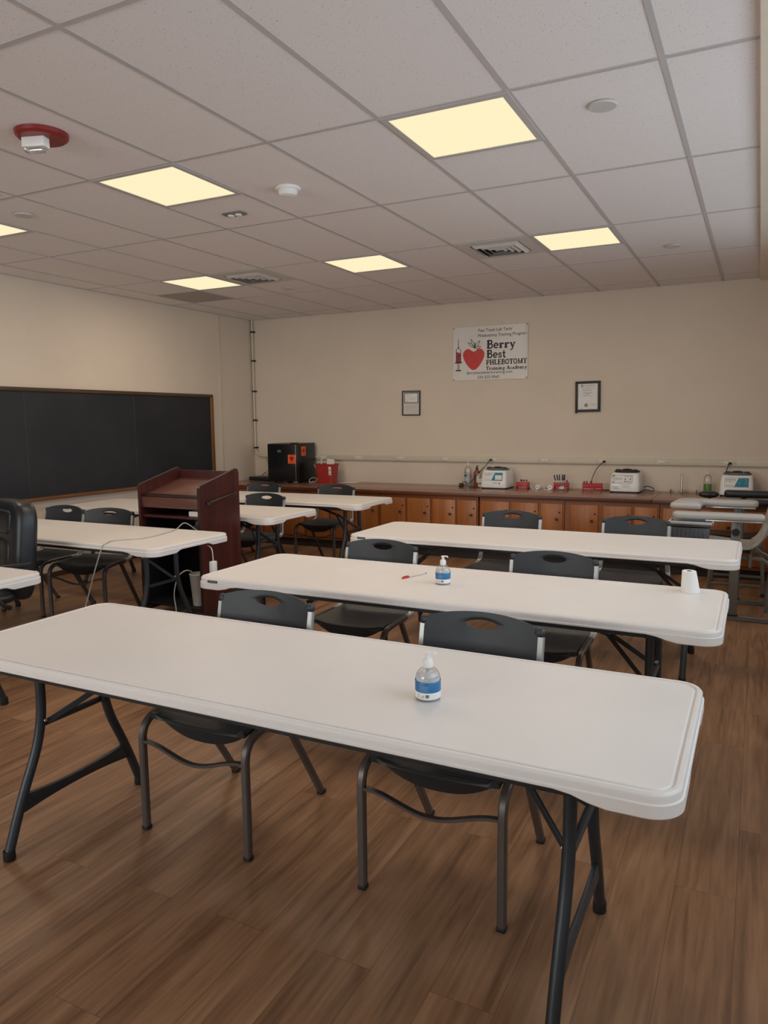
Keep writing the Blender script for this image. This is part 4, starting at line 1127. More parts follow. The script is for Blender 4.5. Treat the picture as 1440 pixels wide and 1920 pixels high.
def shell(u, v):
    i = v * (len(prof) - 1); k = min(int(i), len(prof) - 2); p = prof[k].lerp(prof[k + 1], i - k)
    s_ = 2 * u - 1
    return (p.x - 0.03 * s_ * s_ * (1 if v > 0.5 else 0.2), 0.315 + s_ * (0.19 if v < 0.6 else 0.19 + 0.02 * (v - 0.6)), p.z + 0.03 * s_ * s_ * (1 - smst((v - 0.35) * 4)))
b = B(); b.grid(shell, 15, 44, 0.024); b.build('seat_shell', M['greyshell'], t, smooth=1.0)
b = B(); cushion(b, 0.155, 0.315, 0.83, 0.035, 0.175, 0.15, 4, (0, 0.28, 0)); b.build('back_pad', M['leather'], t, smooth=1.0)
for y in (0.16, 0.47):
    lg = B(); lg.tube(fillet([(-0.10, y, 0.455), (0.06, y, 0.455), (0.13, y, 0.40), (0.10, y, 0.045)], 0.09, 8), 0, rect=(0.028, 0.028), ref=(0, 1, 0)); lg.build('support_tube', M['greypost'], t)
# side tray with drawer
b = B(); b.bb(-0.575, -0.275, -0.125, 0.055, 0.728, 0.734, 0.002)
for (x0, x1, y0, y1) in [(-0.58, -0.27, -0.13, -0.118), (-0.58, -0.27, 0.048, 0.06), (-0.58, -0.568, -0.13, 0.06), (-0.282, -0.27, -0.13, 0.06)]: b.bb(x0, x1, y0, y1, 0.728, 0.750, 0.004)
b.build('tray', M['tray'], t)
B().bb(-0.60, -0.30, -0.10, 0.06, 0.708, 0.724, 0.003).build('tray_bracket', M['greypost'], t)
d = B()
d.prism([(-0.585, 0.700), (-0.295, 0.700), (-0.305, 0.600), (-0.32, 0.592), (-0.565, 0.592), (-0.575, 0.600)], -0.10, 0.055, 'XZ', 0.003)
for k in range(9): d.bb(-0.568 + k * 0.029, -0.556 + k * 0.029, -0.107, -0.099, 0.600, 0.695, 0.002)
d.build('drawer', M['greydrawer'], t)
B().bb(-0.605, -0.40, 0.062, 0.17, 0.560, 0.705, 0.004).build('red_box', M['sharps'], t)

t = thing('blood_draw_chair', 'black blood draw chair behind the grey one, near the counter', 'blood draw chair', (0.02, 6.86, 0))
b = B(); pad(b, roundpoly([(-0.28, 0.42), (0.20, 0.42), (0.20, 0.53), (-0.28, 0.53)], 0.04), 0.800, 0.862); b.build('far_armrest', M['leather'], t, smooth=1.0)
b = B(); pad(b, roundpoly([(-0.30, 0.0), (0.20, 0.0), (0.20, 0.11), (-0.30, 0.11)], 0.04), 0.775, 0.825); b.build('near_armrest', M['leather'], t, smooth=1.0)
b = B(); cushion(b, -0.405, 0.42, 0.824, 0.085, 0.07, 0.03, 2.6); b.build('arm_knob', M['leather'], t, smooth=1.0)
b = B(); b.tube(fillet([(-0.40, 0.42, 0.80), (-0.40, 0.42, 0.765), (-0.20, 0.42, 0.765), (-0.1, 0.46, 0.79)], 0.03), 0.014, 8); b.build('knob_stem', M['rubber'], t)
def shell2(u, v):
    i = v * (len(prof) - 1); k = min(int(i), len(prof) - 2); p = prof[k].lerp(prof[k + 1], i - k); s_ = 2 * u - 1
    return (p.x + 0.02, 0.265 + s_ * 0.15, p.z - 0.03)
b = B(); b.grid(shell2, 11, 40, 0.03); b.build('seat_shell', M['leather'], t, smooth=1.0)
for y in (0.06, 0.47):
    zt = 0.79 if y > 0.3 else 0.775
    lg = B(); lg.tube(fillet([(-0.36, y, 0.015), (-0.34, y, 0.43), (0.04, y, 0.43), (0.066, y, 0.03)], 0.11, 8), 0, rect=(0.03, 0.03), ref=(0, 1, 0)); l = lg.build('leg_frame', M['greypost'], t)
    for xx in (-0.36, 0.066): B().box((xx, y, 0.016), (0.036, 0.036, 0.032), 0.005).build('foot_cap', M['rubber'], l)
    ps = B(); ps.tube([(-0.12, y, 0.43), (-0.12, y, zt)], 0, rect=(0.03, 0.03)); ps.build('arm_post', M['greypost'], t)
    rr = B(); rr.tube([(-0.355, y, 0.09), (0.062, y, 0.09)], 0, rect=(0.022, 0.022)); rr.build('side_stretcher', M['greypost'], t)
cb = B()
for xx in (-0.2, 0.02): cb.tube([(xx, 0.06, 0.44), (xx, 0.47, 0.44)], 0, rect=(0.025, 0.03))
cb.build('cross_bar', M['greypost'], t)

# =================================================================== THINGS ON THE TABLES
def pump_head(t, z, s_, rz, mt):
    h = B()
    h.lathe([(0, 0), (0.0135, 0), (0.0150, 0.002), (0.0150, 0.020), (0.0125, 0.0255), (0.0085, 0.027), (0.0085, 0.0285), (0.0070, 0.0290), (0.0065, 0.036), (0.0070, 0.0405), (0.0095, 0.0430), (0.0098, 0.0455), (0, 0.0470)], 24)
    h.tube(smooth_path([(0.0, 0, 0.0445), (0.012, 0, 0.0452), (0.020, 0, 0.0440), (0.0255, 0, 0.0395)], 4), 0, rect=(0.005, 0.010), ref=(0, 0, 1))
    for v in h.bm.verts: v.co = Matrix.Rotation(rz, 3, 'Z') @ v.co * s_; v.co.z += z
    return h.build('pump', mt, t)
def make_pump():
    t = thing('pump_bottle', '', 'bottle', group='round hand sanitizer pump bottles')
    pr = [(0.030, 0.0), (0.0355, 0.002), (0.0375, 0.008), (0.0375, 0.060)]
    for k in range(1, 10):
        a = k / 9 * PI / 2; pr.append((0.012 + 0.0255 * math.cos(a) ** 0.9, 0.060 + 0.034 * math.sin(a)))
    pr += [(0.012, 0.100)]
    B().lathe([(0, 0.001)] + pr, 40).build('bottle_body', M['glass'], t)
    g = [(0, 0.004), (0.034, 0.005), (0.0352, 0.009), (0.0352, 0.060), (0.0345, 0.070), (0.0, 0.070)]
    B().lathe(g, 36).build('gel', M['clearliq'], t)
    lb = B().lathe([(0.0379, 0.0285), (0.0382, 0.029), (0.0382, 0.0590), (0.0379, 0.0595)], 44).build('blue_label', M['blue'], t)
    B().lathe([(0.0379, 0.009), (0.0381, 0.0095), (0.0381, 0.0285), (0.0379, 0.0287)], 44).build('white_label', M['white'], t)
    def wrap(b_, dz=0.0):
        for v in b_.bm.verts:
            a = v.co.x / 0.0383; r = 0.03845 + max(0, -v.co.y); v.co = V((r * math.sin(a), -r * math.cos(a), v.co.z))
        return b_
    def bar(b_, x0, x1, z0, z1):
        for k in range(8): b_.bb(x0 + (x1 - x0) * k / 8, x0 + (x1 - x0) * (k + 1) / 8, -0.0001, 0, z0, z1)
    b = B()
    bar(b, -0.020, -0.012, 0.0535, 0.0548); bar(b, -0.020, 0.009, 0.0475, 0.0486)
    for z in (0.0440, 0.0415, 0.0385, 0.0355, 0.0330): bar(b, -0.020, 0.008 if z != 0.0385 else 0.004, z, z + 0.0008)
    b.bb(0.0115, 0.0120, -0.0001, 0, 0.032, 0.055); wrap(b).build('label_text', M['bluelt'], t, smooth=0)
    b = B(); x = 0.0
    rnd = random.Random(4)
    while x < 0.0105:
        w_ = rnd.choice([0.0004, 0.0008, 0.0011]); b.bb(x, x + w_, -0.0001, 0, 0.0145, 0.0240); x += w_ + rnd.choice([0.0004, 0.0007])
    b.prism([(-0.0135, 0.017), (-0.0105, 0.017), (-0.012, 0.0205)], 0, -0.0001, 'XZ'); b.prism([(-0.0070, 0.0165), (-0.0055, 0.0165), (-0.0050, 0.020), (-0.0062, 0.0215), (-0.0072, 0.0195)], 0, -0.0001, 'XZ')
    bar(b, -0.013, -0.005, 0.0135, 0.0143)
    for k in range(5): bar(b, -0.025, -0.019, 0.013 + k * 0.0028, 0.0135 + k * 0.0028)
    wrap(b).build('barcode', M['ink'], t, smooth=0)
    B().tube([(0, 0, 0.012), (0, 0, 0.062)], 0.0022, 8).lathe([(0.0022, 0.062), (0.004, 0.064), (0.0065, 0.074), (0.0070, 0.100), (0, 0.100)], 16).build('dip_tube', M['offwhite'], t)
    pump_head(t, 0.096, 1.0, 0.0, M['white'])
    return t
P0 = make_pump()
P0.scale = (0.95, 0.95, 0.95)
place(P0, False, (-0.800, 1.853, TH), math.radians(12), 'clear pump bottle with blue label standing on the nearest table')
place(P0, True, (-1.320, 3.243, TH), math.radians(8), 'clear pump bottle with blue label on the second table beside the pen')
t = thing('ballpoint_pen', 'white pen with a red cap lying on the second table', 'pen', (-1.512, 3.345, TH + 0.0045), math.atan2(3.490 - 3.320, -1.478 + 1.540))
B().tube([(-0.045, 0, 0), (0.072, 0, 0)], 0.0038, 10).build('barrel', M['offwhite'], t)
B().tube([(-0.093, 0, 0), (-0.085, 0, 0), (-0.045, 0, 0)], [0.0030, 0.0046, 0.0049], 10).bb(-0.085, -0.050, -0.002, 0.002, 0.004, 0.0075).build('pen_cap', M['redcap'], t)
B().tube([(0.072, 0, 0), (0.080, 0, 0)], 0.0030, 8).build('end_plug', M['ink'], t)
t = thing('paper_cone', 'white tapered paper roll standing on the second table near its right end', 'paper roll', (-0.245, 3.535, TH))
b = B().lathe([(0.018, 0.0), (0.039, 0.0), (0.0405, 0.002), (0.0300, 0.094), (0.028, 0.096), (0.010, 0.095), (0.009, 0.08), (0.010, 0.0)], 36)
for v in b.bm.verts: v.co.x -= 0.09 * v.co.z
b.build('roll', M['paper'], t)
B().lathe([(0.0108, 0.0958), (0.0095, 0.0960), (0.0085, 0.04), (0.0105, 0.04)], 20, (-0.0082, 0, 0)).build('core', M['greyink'], t)
tag(B().box((-4.665, 6.48, TH + 0.016), (0.052, 0.04, 0.032), 0.003).build('white_block', M['offwhite']), 'small white block on the farthest left table', 'block')
o = B(); cushion(o, 0, 0, 0.10, 0.11, 0.08, 0.10, 2.5)
for v in o.bm.verts: v.co += V((0.012 * math.sin(v.co.z * 60 + v.co.x * 30), 0.01 * math.sin(v.co.x * 50), 0.008 * math.sin(v.co.y * 60)))
o = o.build('plastic_bag', M['offwhite'], None, smooth=1.0); o.location = (-4.96, 6.60, 0.443)
tag(o, 'white plastic bag with pink on a chair seat behind the lectern', 'bag')
cushion_b = B(); cushion(cushion_b, 0.03, -0.055, 0.07, 0.06, 0.03, 0.04, 2.5); cushion_b.build('pink_print', M['pinkbag'], o, smooth=1.0)

# =================================================================== THINGS ON THE COUNTER
# flat black device
t = thing('disc_player', 'flat black electronic box on the counter left of the fridge', 'electronics', (-5.93, 8.27, CT))
B().bb(-0.20, 0.15, -0.13, 0.15, 0.004, 0.052, 0.004).build('case', M['black'], t)
B().bb(-0.19, 0.14, -0.133, -0.129, 0.012, 0.044, 0.001).build('front_panel', M['blackm'], t)
tag(B().tube(smooth_path([(-6.00, 8.25, 0.783), (-6.0, 8.29, 0.81), (-5.985, 8.31, 0.83), (-5.95, 8.31, 0.81), (-5.92, 8.30, 0.79), (-5.90, 8.3, 0.784)], 6), 0.003, 6).build('loose_wire', M['cable']), 'short black wire loop on top of the flat black box', 'wire')
tag(B().tube([(-6.05, 8.434, 1.02), (-6.03, 8.434, 0.96), (-5.98, 8.43, 0.88), (-6.03, 8.39, 0.83), (-6.06, 8.36, 0.786)], 0.002, 6).build('thin_wire', M['cable']), 'thin wire hanging down the wall beside the fridge', 'wire')
# fridge
t = thing('mini_fridge', 'black mini fridge with orange biohazard stickers on the counter', 'fridge', (-5.440, 7.915, CT))
FH = 0.505
B().bb(-0.215, 0.215, 0.062, 0.465, 0.024, FH, 0.006).build('cabinet', M['black'], t)
dr = B().bb(-0.215, 0.215, 0.0, 0.052, 0.024, FH - 0.004, 0.007).build('door', M['black'], t)
B().bb(0.2115, 0.2165, -0.0015, 0.004, 0.03, FH - 0.01, 0.001).build('edge_glint', M['steel'], dr)  # light strip painting the glint on the door's rounded edge
B().bb(-0.06, -0.005, -0.0012, 0.001, 0.395, 0.425).build('door_badge', M['greydrawer'], dr, smooth=0)
B().bb(-0.21, 0.21, 0.050, 0.064, 0.03, FH - 0.006).build('door_gasket', M['rubber'], t, smooth=0)
B().bb(0.135, 0.216, -0.002, 0.075, FH - 0.002, FH + 0.010, 0.004).build('hinge_cover', M['blackm'], t)
B().bb(0.165, 0.215, 0.005, 0.05, 0.006, 0.026, 0.003).build('lower_hinge', M['steel'], t)
for x in (-0.17, 0.17):
    for y in (0.10, 0.42):
        B().lathe([(0, 0), (0.016, 0), (0.014, 0.026), (0, 0.026)], 14, (x, y, 0)).build('foot', M['rubber'], t)
def biohazard(b_, cx, cz, r, y):
    """three open horns round a ring"""
    def ring(ox, oz, ro, ri, a0, a1, n=18):
        for k in range(n):
            p0 = math.radians(a0 + (a1 - a0) * k / n); p1 = math.radians(a0 + (a1 - a0) * (k + 1) / n)
            b_.prism([(ox + ro * math.cos(p0), oz + ro * math.sin(p0)), (ox + ro * math.cos(p1), oz + ro * math.sin(p1)), (ox + ri * math.cos(p1), oz + ri * math.sin(p1)), (ox + ri * math.cos(p0), oz + ri * math.sin(p0))], y, y - 0.0005, 'XZ')
    for k in range(3):
        a = 90 + 120 * k
        ox, oz = cx + 0.55 * r * math.cos(math.radians(a)), cz + 0.55 * r * math.sin(math.radians(a))
        ring(ox, oz, 0.55 * r, 0.34 * r, a + 32, a + 328)
    ring(cx, cz, 0.50 * r, 0.38 * r, 0, 360)
def sticker(parent, w_, h_, mx):
    bb_ = B(); bb_.bb(-w_ / 2, w_ / 2, -0.0012, 0, -h_ / 2, h_ / 2); bb_.bm.transform(mx)
    o = bb_.build('biohazard_sticker', M['orange'], parent, smooth=0)
    k_ = B(); biohazard(k_, 0, 0.008, min(w_, h_) * 0.36, -0.0012)
    text_bm(k_, 'BIOHAZARD', -w_ * 0.36, w_ * 0.36, -h_ * 0.42, 0.010, y=-0.0016)
    k_.bm.transform(mx); k_.build('biohazard_symbol', M['ink'], o, smooth=0)
sticker(dr, 0.112, 0.112, Matrix.Translation((0.155, -0.0002, 0.310)))
sticker(t, 0.10, 0.118, Matrix.Translation((0.2152, 0.185, 0.405)) @ Matrix.Rotation(PI / 2, 4, 'Z'))
tag(B().tube(smooth_path([(-5.215, 8.33, 0.95), (-5.16, 8.36, 0.85), (-5.12, 8.34, 0.76), (-5.14, 8.24, 0.737), (-5.185, 8.17, 0.737), (-5.20, 8.20, 0.765), (-5.165, 8.24, 0.785), (-5.125, 8.26, 0.762), (-5.13, 8.22, 0.737), (-5.17, 8.2, 0.736)], 8), 0.0045, 8).build('coiled_cable', M['offwhite']), 'white cord coiled between the fridge and the red sharps container', 'cord')

# sharps container
t = thing('sharps_container', 'red open sharps container with papers sticking out, right of the fridge', 'sharps container', (-4.945, 8.215, CT))
def taper(b_, x0, x1, y0, y1, z0, z1, k, wall=0.004):
    n = 24
    o_ = roundpoly([(x0, y0), (x1, y0), (x1, y1), (x0, y1)], 0.03, 6)
    rs = []
    for (sc, z) in [(k, z0), (1, z1), (1 - wall * 8, z1), (k - wall * 8, z0 + wall)]:
        rs.append([b_.bm.verts.new((p[0] * sc, p[1] * sc, z)) for p in o_])
    for j in range(3):
        for i_ in range(len(o_)): b_.bm.faces.new((rs[j][i_], rs[j][(i_ + 1) % len(o_)], rs[j + 1][(i_ + 1) % len(o_)], rs[j + 1][i_]))
    b_.bm.faces.new(list(reversed(rs[0]))); b_.bm.faces.new(rs[3])
    return b_
taper(B(), -0.128, 0.128, -0.085, 0.085, 0.0, 0.235, 0.86).build('bin_body', M['sharps'], t)
taper(B(), -0.136, 0.136, -0.092, 0.092, 0.226, 0.242, 0.985).build('rim', M['sharps'], t)
lb = B().box((0.088, -0.082, 0.155), (0.036, 0.0015, 0.105), 0.0, (0.05, 0, 0)).build('warning_label', M['paper'], t, smooth=0)
k_ = B(); biohazard(k_, 0.088, 0.165, 0.014, -0.0845); k_.bb(0.078, 0.1, -0.0848, -0.0842, 0.118, 0.124); k_.build('biohazard_symbol', M['ink'], lb, smooth=0)
tag(B().box((-4.905, 8.235, 0.965), (0.105, 0.004, 0.13), 0.0, (0.15, 0.12, 0.1)).build('white_card', M['paper'], smooth=0), 'white card standing in the red sharps container', 'card')
tag(B().box((-5.035, 8.225, 0.985), (0.020, 0.006, 0.175), 0.0, (0.1, 0.14, 0)).build('white_strip', M['offwhite'], smooth=0), 'narrow white strip sticking out of the red sharps container at left', 'strip')
o = B().grid(lambda u, v: (-4.80 + 0.235 * u + 0.03 * v, 8.20 + 0.16 * v, CT + 0.002 + 0.008 * math.sin(u * PI) * v), 8, 8, 0.0006).build('paper_sheet', M['paper'])
tag(o, 'white paper sheet lying on the counter right of the red sharps container', 'paper')

# big sanitizer bottle, brown bottle, small box
def tall_bottle(lab, loc, r, h, body_m, pump_m, pump_s, liquid=None, lh=0.0):
    t = thing('tall_pump_bottle', lab, 'bottle', loc)
    pr = [(0, 0), (r * 0.94, 0), (r, 0.006), (r, h * 0.80), (r * 0.93, h * 0.87), (r * 0.55, h * 0.96), (r * 0.36, h * 0.985), (r * 0.36, h)]
    B().lathe(pr, 28).build('bottle_body', body_m, t)
    if liquid: B().lathe([(0, 0.004), (r * 0.9, 0.005), (r * 0.94, 0.01), (r * 0.94, lh), (0, lh)], 26).build('liquid', liquid, t)
    pump_head(t, h - 0.002, pump_s, 0.0, pump_m)
    return t
t = tall_bottle('tall clear sanitizer bottle on the counter left of the brown bottle', (-3.06, 8.30, CT), 0.042, 0.245, M['glass'], M['offwhite'], 1.1, M['clearliq'], 0.15)
b = B(); b.lathe([(0.0425, 0.105), (0.0427, 0.105), (0.0427, 0.155), (0.0425, 0.155)], 30); 
for v in list(b.bm.verts):
    pass
lb = b.build('label', M['glass'], t)
k_ = B(); k_.bb(-0.030, 0.002, -0.0445, -0.0435, 0.118, 0.146); k_.build('teal_print', M['teal'], t, smooth=0)
k_ = B(); k_.bb(-0.026, 0.0, -0.0450, -0.0440, 0.163, 0.172); k_.bb(-0.024, -0.004, -0.0450, -0.0440, 0.128, 0.138); k_.bb(-0.018, 0.0, -0.0450, -0.0440, 0.045, 0.06); k_.build('dark_print', M['ink'], t, smooth=0)
t = tall_bottle('brown antiseptic bottle with black pump beside the first lab machine', (-2.945, 8.29, CT), 0.036, 0.205, M['brownb'], M['blackm'], 1.0)
k_ = B().lathe([(0.0363, 0.05), (0.0366, 0.05), (0.0366, 0.16), (0.0363, 0.16)], 28)
bmesh.ops.delete(k_.bm, geom=[v for v in k_.bm.verts if v.co.x < 0.002 or v.co.y > 0.01], context='VERTS')
k_.build('label', M['paper'], t)
t = thing('small_carton', 'small white carton squeezed beside the first lab machine', 'carton', (-2.875, 8.24, CT))
B().bb(-0.028, 0.028, -0.03, 0.03, 0, 0.10, 0.002).build('carton_body', M['offwhite'], t)
B().bb(-0.018, 0.012, -0.0312, -0.0300, 0.040, 0.054).build('print', M['greyink'], t, smooth=0)
t = thing('power_brick', 'small black power plug lying on the counter before the clear bottle', 'plug', (-3.098, 8.18, CT))
B().bb(-0.026, 0.026, -0.02, 0.02, 0.0, 0.045, 0.006).build('plug_body', M['rubber'], t)
B().tube([(-0.01, -0.02, 0.025), (-0.01, -0.035, 0.025)], 0.004, 8).build('prong', M['steel'], t)

def cord(lab, outlet_x, pts, right=0.018):
    t = thing('machine_cord', lab, 'power cord', (0, 0, 0))
    ox = outlet_x + right
    b_ = B(); b_.box((ox, 8.378, 1.043), (0.026, 0.030, 0.024), 0.006); b_.tube([(ox, 8.372, 1.043), (ox - 0.012, 8.352, 1.034)], [0.008, 0.005], 8)
    b_.build('plug', M['rubber'], t)
    B().tube(smooth_path([(ox - 0.010, 8.355, 1.036)] + pts, 8), 0.0042, 8).build('cable', M['cable'], t)
cord('black cord plugged in above the first lab machine, running down left past the brown bottle', -2.782,
     [(-2.85, 8.34, 0.98), (-2.93, 8.23, 0.87), (-2.97, 8.19, 0.81), (-3.02, 8.17, 0.765), (-3.06, 8.15, 0.760), (-3.075, 8.16, 0.785), (-3.05, 8.17, 0.795), (-3.02, 8.16, 0.765), (-2.98, 8.15, 0.737), (-2.90, 8.15, 0.735), (-2.86, 8.16, 0.735)], -0.022)
cord('black cord plugged in above the red tube tray, hanging down behind it', -1.528,
     [(-1.57, 8.36, 0.98), (-1.60, 8.36, 0.93), (-1.63, 8.34, 0.83), (-1.60, 8.34, 0.74), (-1.50, 8.35, 0.735), (-1.40, 8.34, 0.735)], 0.020)
cord('black cord plugged in above the machine at the far right of the counter', -0.273,
     [(-0.285, 8.39, 0.97), (-0.30, 8.405, 0.92), (-0.31, 8.428, 0.85), (-0.30, 8.428, 0.735)], 0.018)

# bench centrifuges
def centrifuge(lab, loc, s_=1.0, style=0):
    t = thing('bench_centrifuge', lab, 'lab machine', loc, 0, 'bench centrifuges on the counter')
    b_ = B(); n = 0
    rings = []
    for (sc, z) in [(0.99, 0.016), (1.0, 0.024), (0.985, 0.08), (0.95, 0.150), (0.90, 0.198), (0.86, 0.208)]:
        o_ = roundpoly([(-0.155, -0.165), (0.155, -0.165), (0.155, 0.165), (-0.155, 0.165)], 0.05, 7)
        rings.append([b_.bm.verts.new((p[0] * sc, (p[1] + 0.165) * sc - 0.165 + (1 - sc) * 0.25, z)) for p in o_])
    m_ = len(rings[0])
    for j in range(len(rings) - 1):
        for i_ in range(m_): b_.bm.faces.new((rings[j][i_], rings[j][(i_ + 1) % m_], rings[j + 1][(i_ + 1) % m_], rings[j + 1][i_]))
    b_.bm.faces.new(list(reversed(rings[0]))); b_.bm.faces.new(rings[-1])
    b_.build('housing', M['white'], t, smooth=0.8)
    B().prism(roundpoly([(-0.150, -0.160), (0.150, -0.160), (0.150, 0.160), (-0.150, 0.160)], 0.05, 6), 0.0, 0.018, 'XY').build('base_plate', M['blackm'], t)
    l = B(); l.lathe([(0, 0.208), (0.118, 0.208), (0.130, 0.213), (0.130, 0.222), (0.116, 0.229), (0.0, 0.232)], 36, (0, 0.012, 0)); ld = l.build('lid', M['greydrawer'] if style else M['blackm'], t)
    for x in (-0.085, 0.085): B().box((x, -0.035, 0.2335), (0.050, 0.034, 0.018), 0.004).build('lid_clamp', M['blackm'], ld)
    B().lathe([(0, 0.229), (0.050, 0.229), (0.054, 0.234), (0.046, 0.242), (0.020, 0.247), (0, 0.247)], 26, (0, 0.0, 0)).build('lid_knob', M['blackm'], ld)
    # front face plane: follows the slight slope of the housing
    th = math.atan2(-0.016, 0.13)
    FR = Matrix.Translation((0, -0.1625, 0.04)) @ Matrix.Rotation(-0.105, 4, 'X')
    def fx(b2): b2.bm.transform(FR); return b2
    if style in (1, 2):
        p = B(); p.bb(-0.108, 0.108, -0.0042, 0.004, 0.055, 0.148, 0.001); pn = fx(p).build('panel_edge', M['tealtxt'], t)
        p = B(); p.bb(-0.1055, 0.1055, -0.0048, -0.004, 0.0575, 0.1455); fx(p).build('panel_face', M['paper'], pn, smooth=0)
        p = B(); p.prism([(-0.022, 0.0585), (0.1045, 0.0585), (0.1045, 0.1445), (0.018, 0.1445)], -0.0049, -0.0053, 'XZ'); fx(p).build('teal_panel', M['teal'], pn, smooth=0)
        p = B(); text_bm(p, 'LabCorp', -0.082, -0.004 if style == 2 else -0.006, 0.122, 0.014, y=-0.0055, bold=0.012)
        p.bb(-0.097, -0.094, -0.0056, -0.005, 0.120, 0.136); p.bb(-0.092, -0.089, -0.0056, -0.005, 0.124, 0.136); p.bb(-0.097, -0.086, -0.0056, -0.005, 0.1185, 0.121)
        fx(p).build('panel_lettering', M['tealtxt'], pn, smooth=0)
        p = B(); scrawl(p, -0.094, -0.032, 0.106, 0.004, -0.0050, 71); p.bb(-0.094, -0.089, -0.0055, -0.005, 0.068, 0.074); scrawl(p, -0.086, -0.030, 0.068, 0.004, -0.0050, 72); fx(p).build('small_print', M['greyink'], pn, smooth=0)
        if style == 1:
            p = B(); p.bb(0.022, 0.100, -0.0058, -0.005, 0.066, 0.118, 0.001); fx(p).build('white_window', M['paper'], pn)
            p = B(); p.bb(0.064, 0.082, -0.0052, 0.003, 0.016, 0.038); fx(p).build('orange_label', M['orange'], t, smooth=0)
            p = B(); scrawl(p, -0.004, 0.052, 0.030, 0.007, -0.0036, 73); scrawl(p, 0.004, 0.035, 0.020, 0.004, -0.0036, 74); fx(p).build('model_print', M['tealtxt'], t, smooth=0)
        else:
            p = B(); p.bb(0.075, 0.090, -0.0060, -0.005, 0.112, 0.118); p.bb(0.018, 0.032, -0.0060, -0.005, 0.092, 0.097); p.bb(0.072, 0.094, -0.0060, -0.005, 0.091, 0.096)
            fx(p).build('button_print', M['bluelt'], pn, smooth=0)
            p = B(); 
            for x in (0.040, 0.070, 0.088): p.lathe([(0, 0), (0.004, 0), (0.004, 0.002), (0, 0.002)], 10, (x, -0.005, 0.130), rot=(PI / 2, 0, 0))
            p.bb(0.016, 0.034, -0.0060, -0.005, 0.098, 0.101); fx(p).build('indicator', M['bluelt'], pn, smooth=0)
    else:
        p = B(); p.bb(-0.120, 0.078, -0.0040, 0.004, 0.062, 0.150, 0.001); pn = fx(p).build('panel_edge', M['greyink'], t)
        p = B(); p.prism(roundpoly([(-0.117, 0.065), (0.075, 0.065), (0.075, 0.147), (-0.117, 0.147)], [0.03, 0.002, 0.002, 0.045], 6), -0.0040, -0.0047, 'XZ'); fx(p).build('panel_face', M['paper'], pn, smooth=0)
        p = B()
        for k in range(16):
            a0, a1 = 2 * PI * k / 16, 2 * PI * (k + 1) / 16
            p.prism([(-0.090 + .013 * math.cos(a0), 0.108 + .016 * math.sin(a0)), (-0.090 + .013 * math.cos(a1), 0.108 + .016 * math.sin(a1)), (-0.090 + .009 * math.cos(a1), 0.108 + .012 * math.sin(a1)), (-0.090 + .009 * math.cos(a0), 0.108 + .012 * math.sin(a0))], -0.0048, -0.0054, 'XZ')
        for (x, z) in ((0.008, 0.136), (0.034, 0.137), (0.062, 0.137)): p.lathe([(0, 0), (0.005, 0), (0.005, 0.004), (0, 0.004)], 10, (x, -0.004, z), rot=(PI / 2, 0, 0))
        for x in (0.008, 0.058): p.lathe([(0, 0), (0.007, 0), (0.007, 0.004), (0, 0.004)], 12, (x, -0.004, 0.106), rot=(PI / 2, 0, 0))
        scrawl(p, -0.072, -0.030, 0.112, 0.005, -0.0047, 81); scrawl(p, -0.072, -0.024, 0.102, 0.004, -0.0047, 82); scrawl(p, -0.002, 0.066, 0.076, 0.010, -0.0047, 83)
        fx(p).build('panel_print', M['greyink'], pn, smooth=0)
        p = B(); scrawl(p, -0.035, 0.055, 0.046, 0.006, -0.0034, 84)
        for k in range(3): scrawl(p, -0.02, 0.06, 0.034 - k * 0.008, 0.004, -0.0034, 85 + k)
        scrawl(p, -0.115, -0.06, 0.020, 0.009, -0.0034, 88); scrawl(p, -0.115, -0.05, 0.002, 0.012, -0.0034, 89)
        fx(p).build('housing_print', M['inklite'], t, smooth=0)
    return t
centrifuge('white lab machine with teal label and orange square, beside the brown bottle', (-2.672, 8.225, CT), 1, 1)
centrifuge('white lab machine with plain black and white front panel right of the red tray', (-1.248, 8.27, CT), 1, 0)
centrifuge('white lab machine with teal label behind the blood draw chairs, next to the green bottle', (-0.180, 8.25, CT), 1, 2)
tag(B().tube(smooth_path([(-1.085, 8.36, 0.775), (-1.04, 8.33, 0.790), (-0.985, 8.33, 0.768), (-0.975, 8.32, 0.742), (-1.02, 8.32, 0.745), (-1.08, 8.34, 0.752)], 8), 0.0045, 8).build('cable_loop', M['cable']), 'loop of black cable right of the plain white lab machine', 'cable')

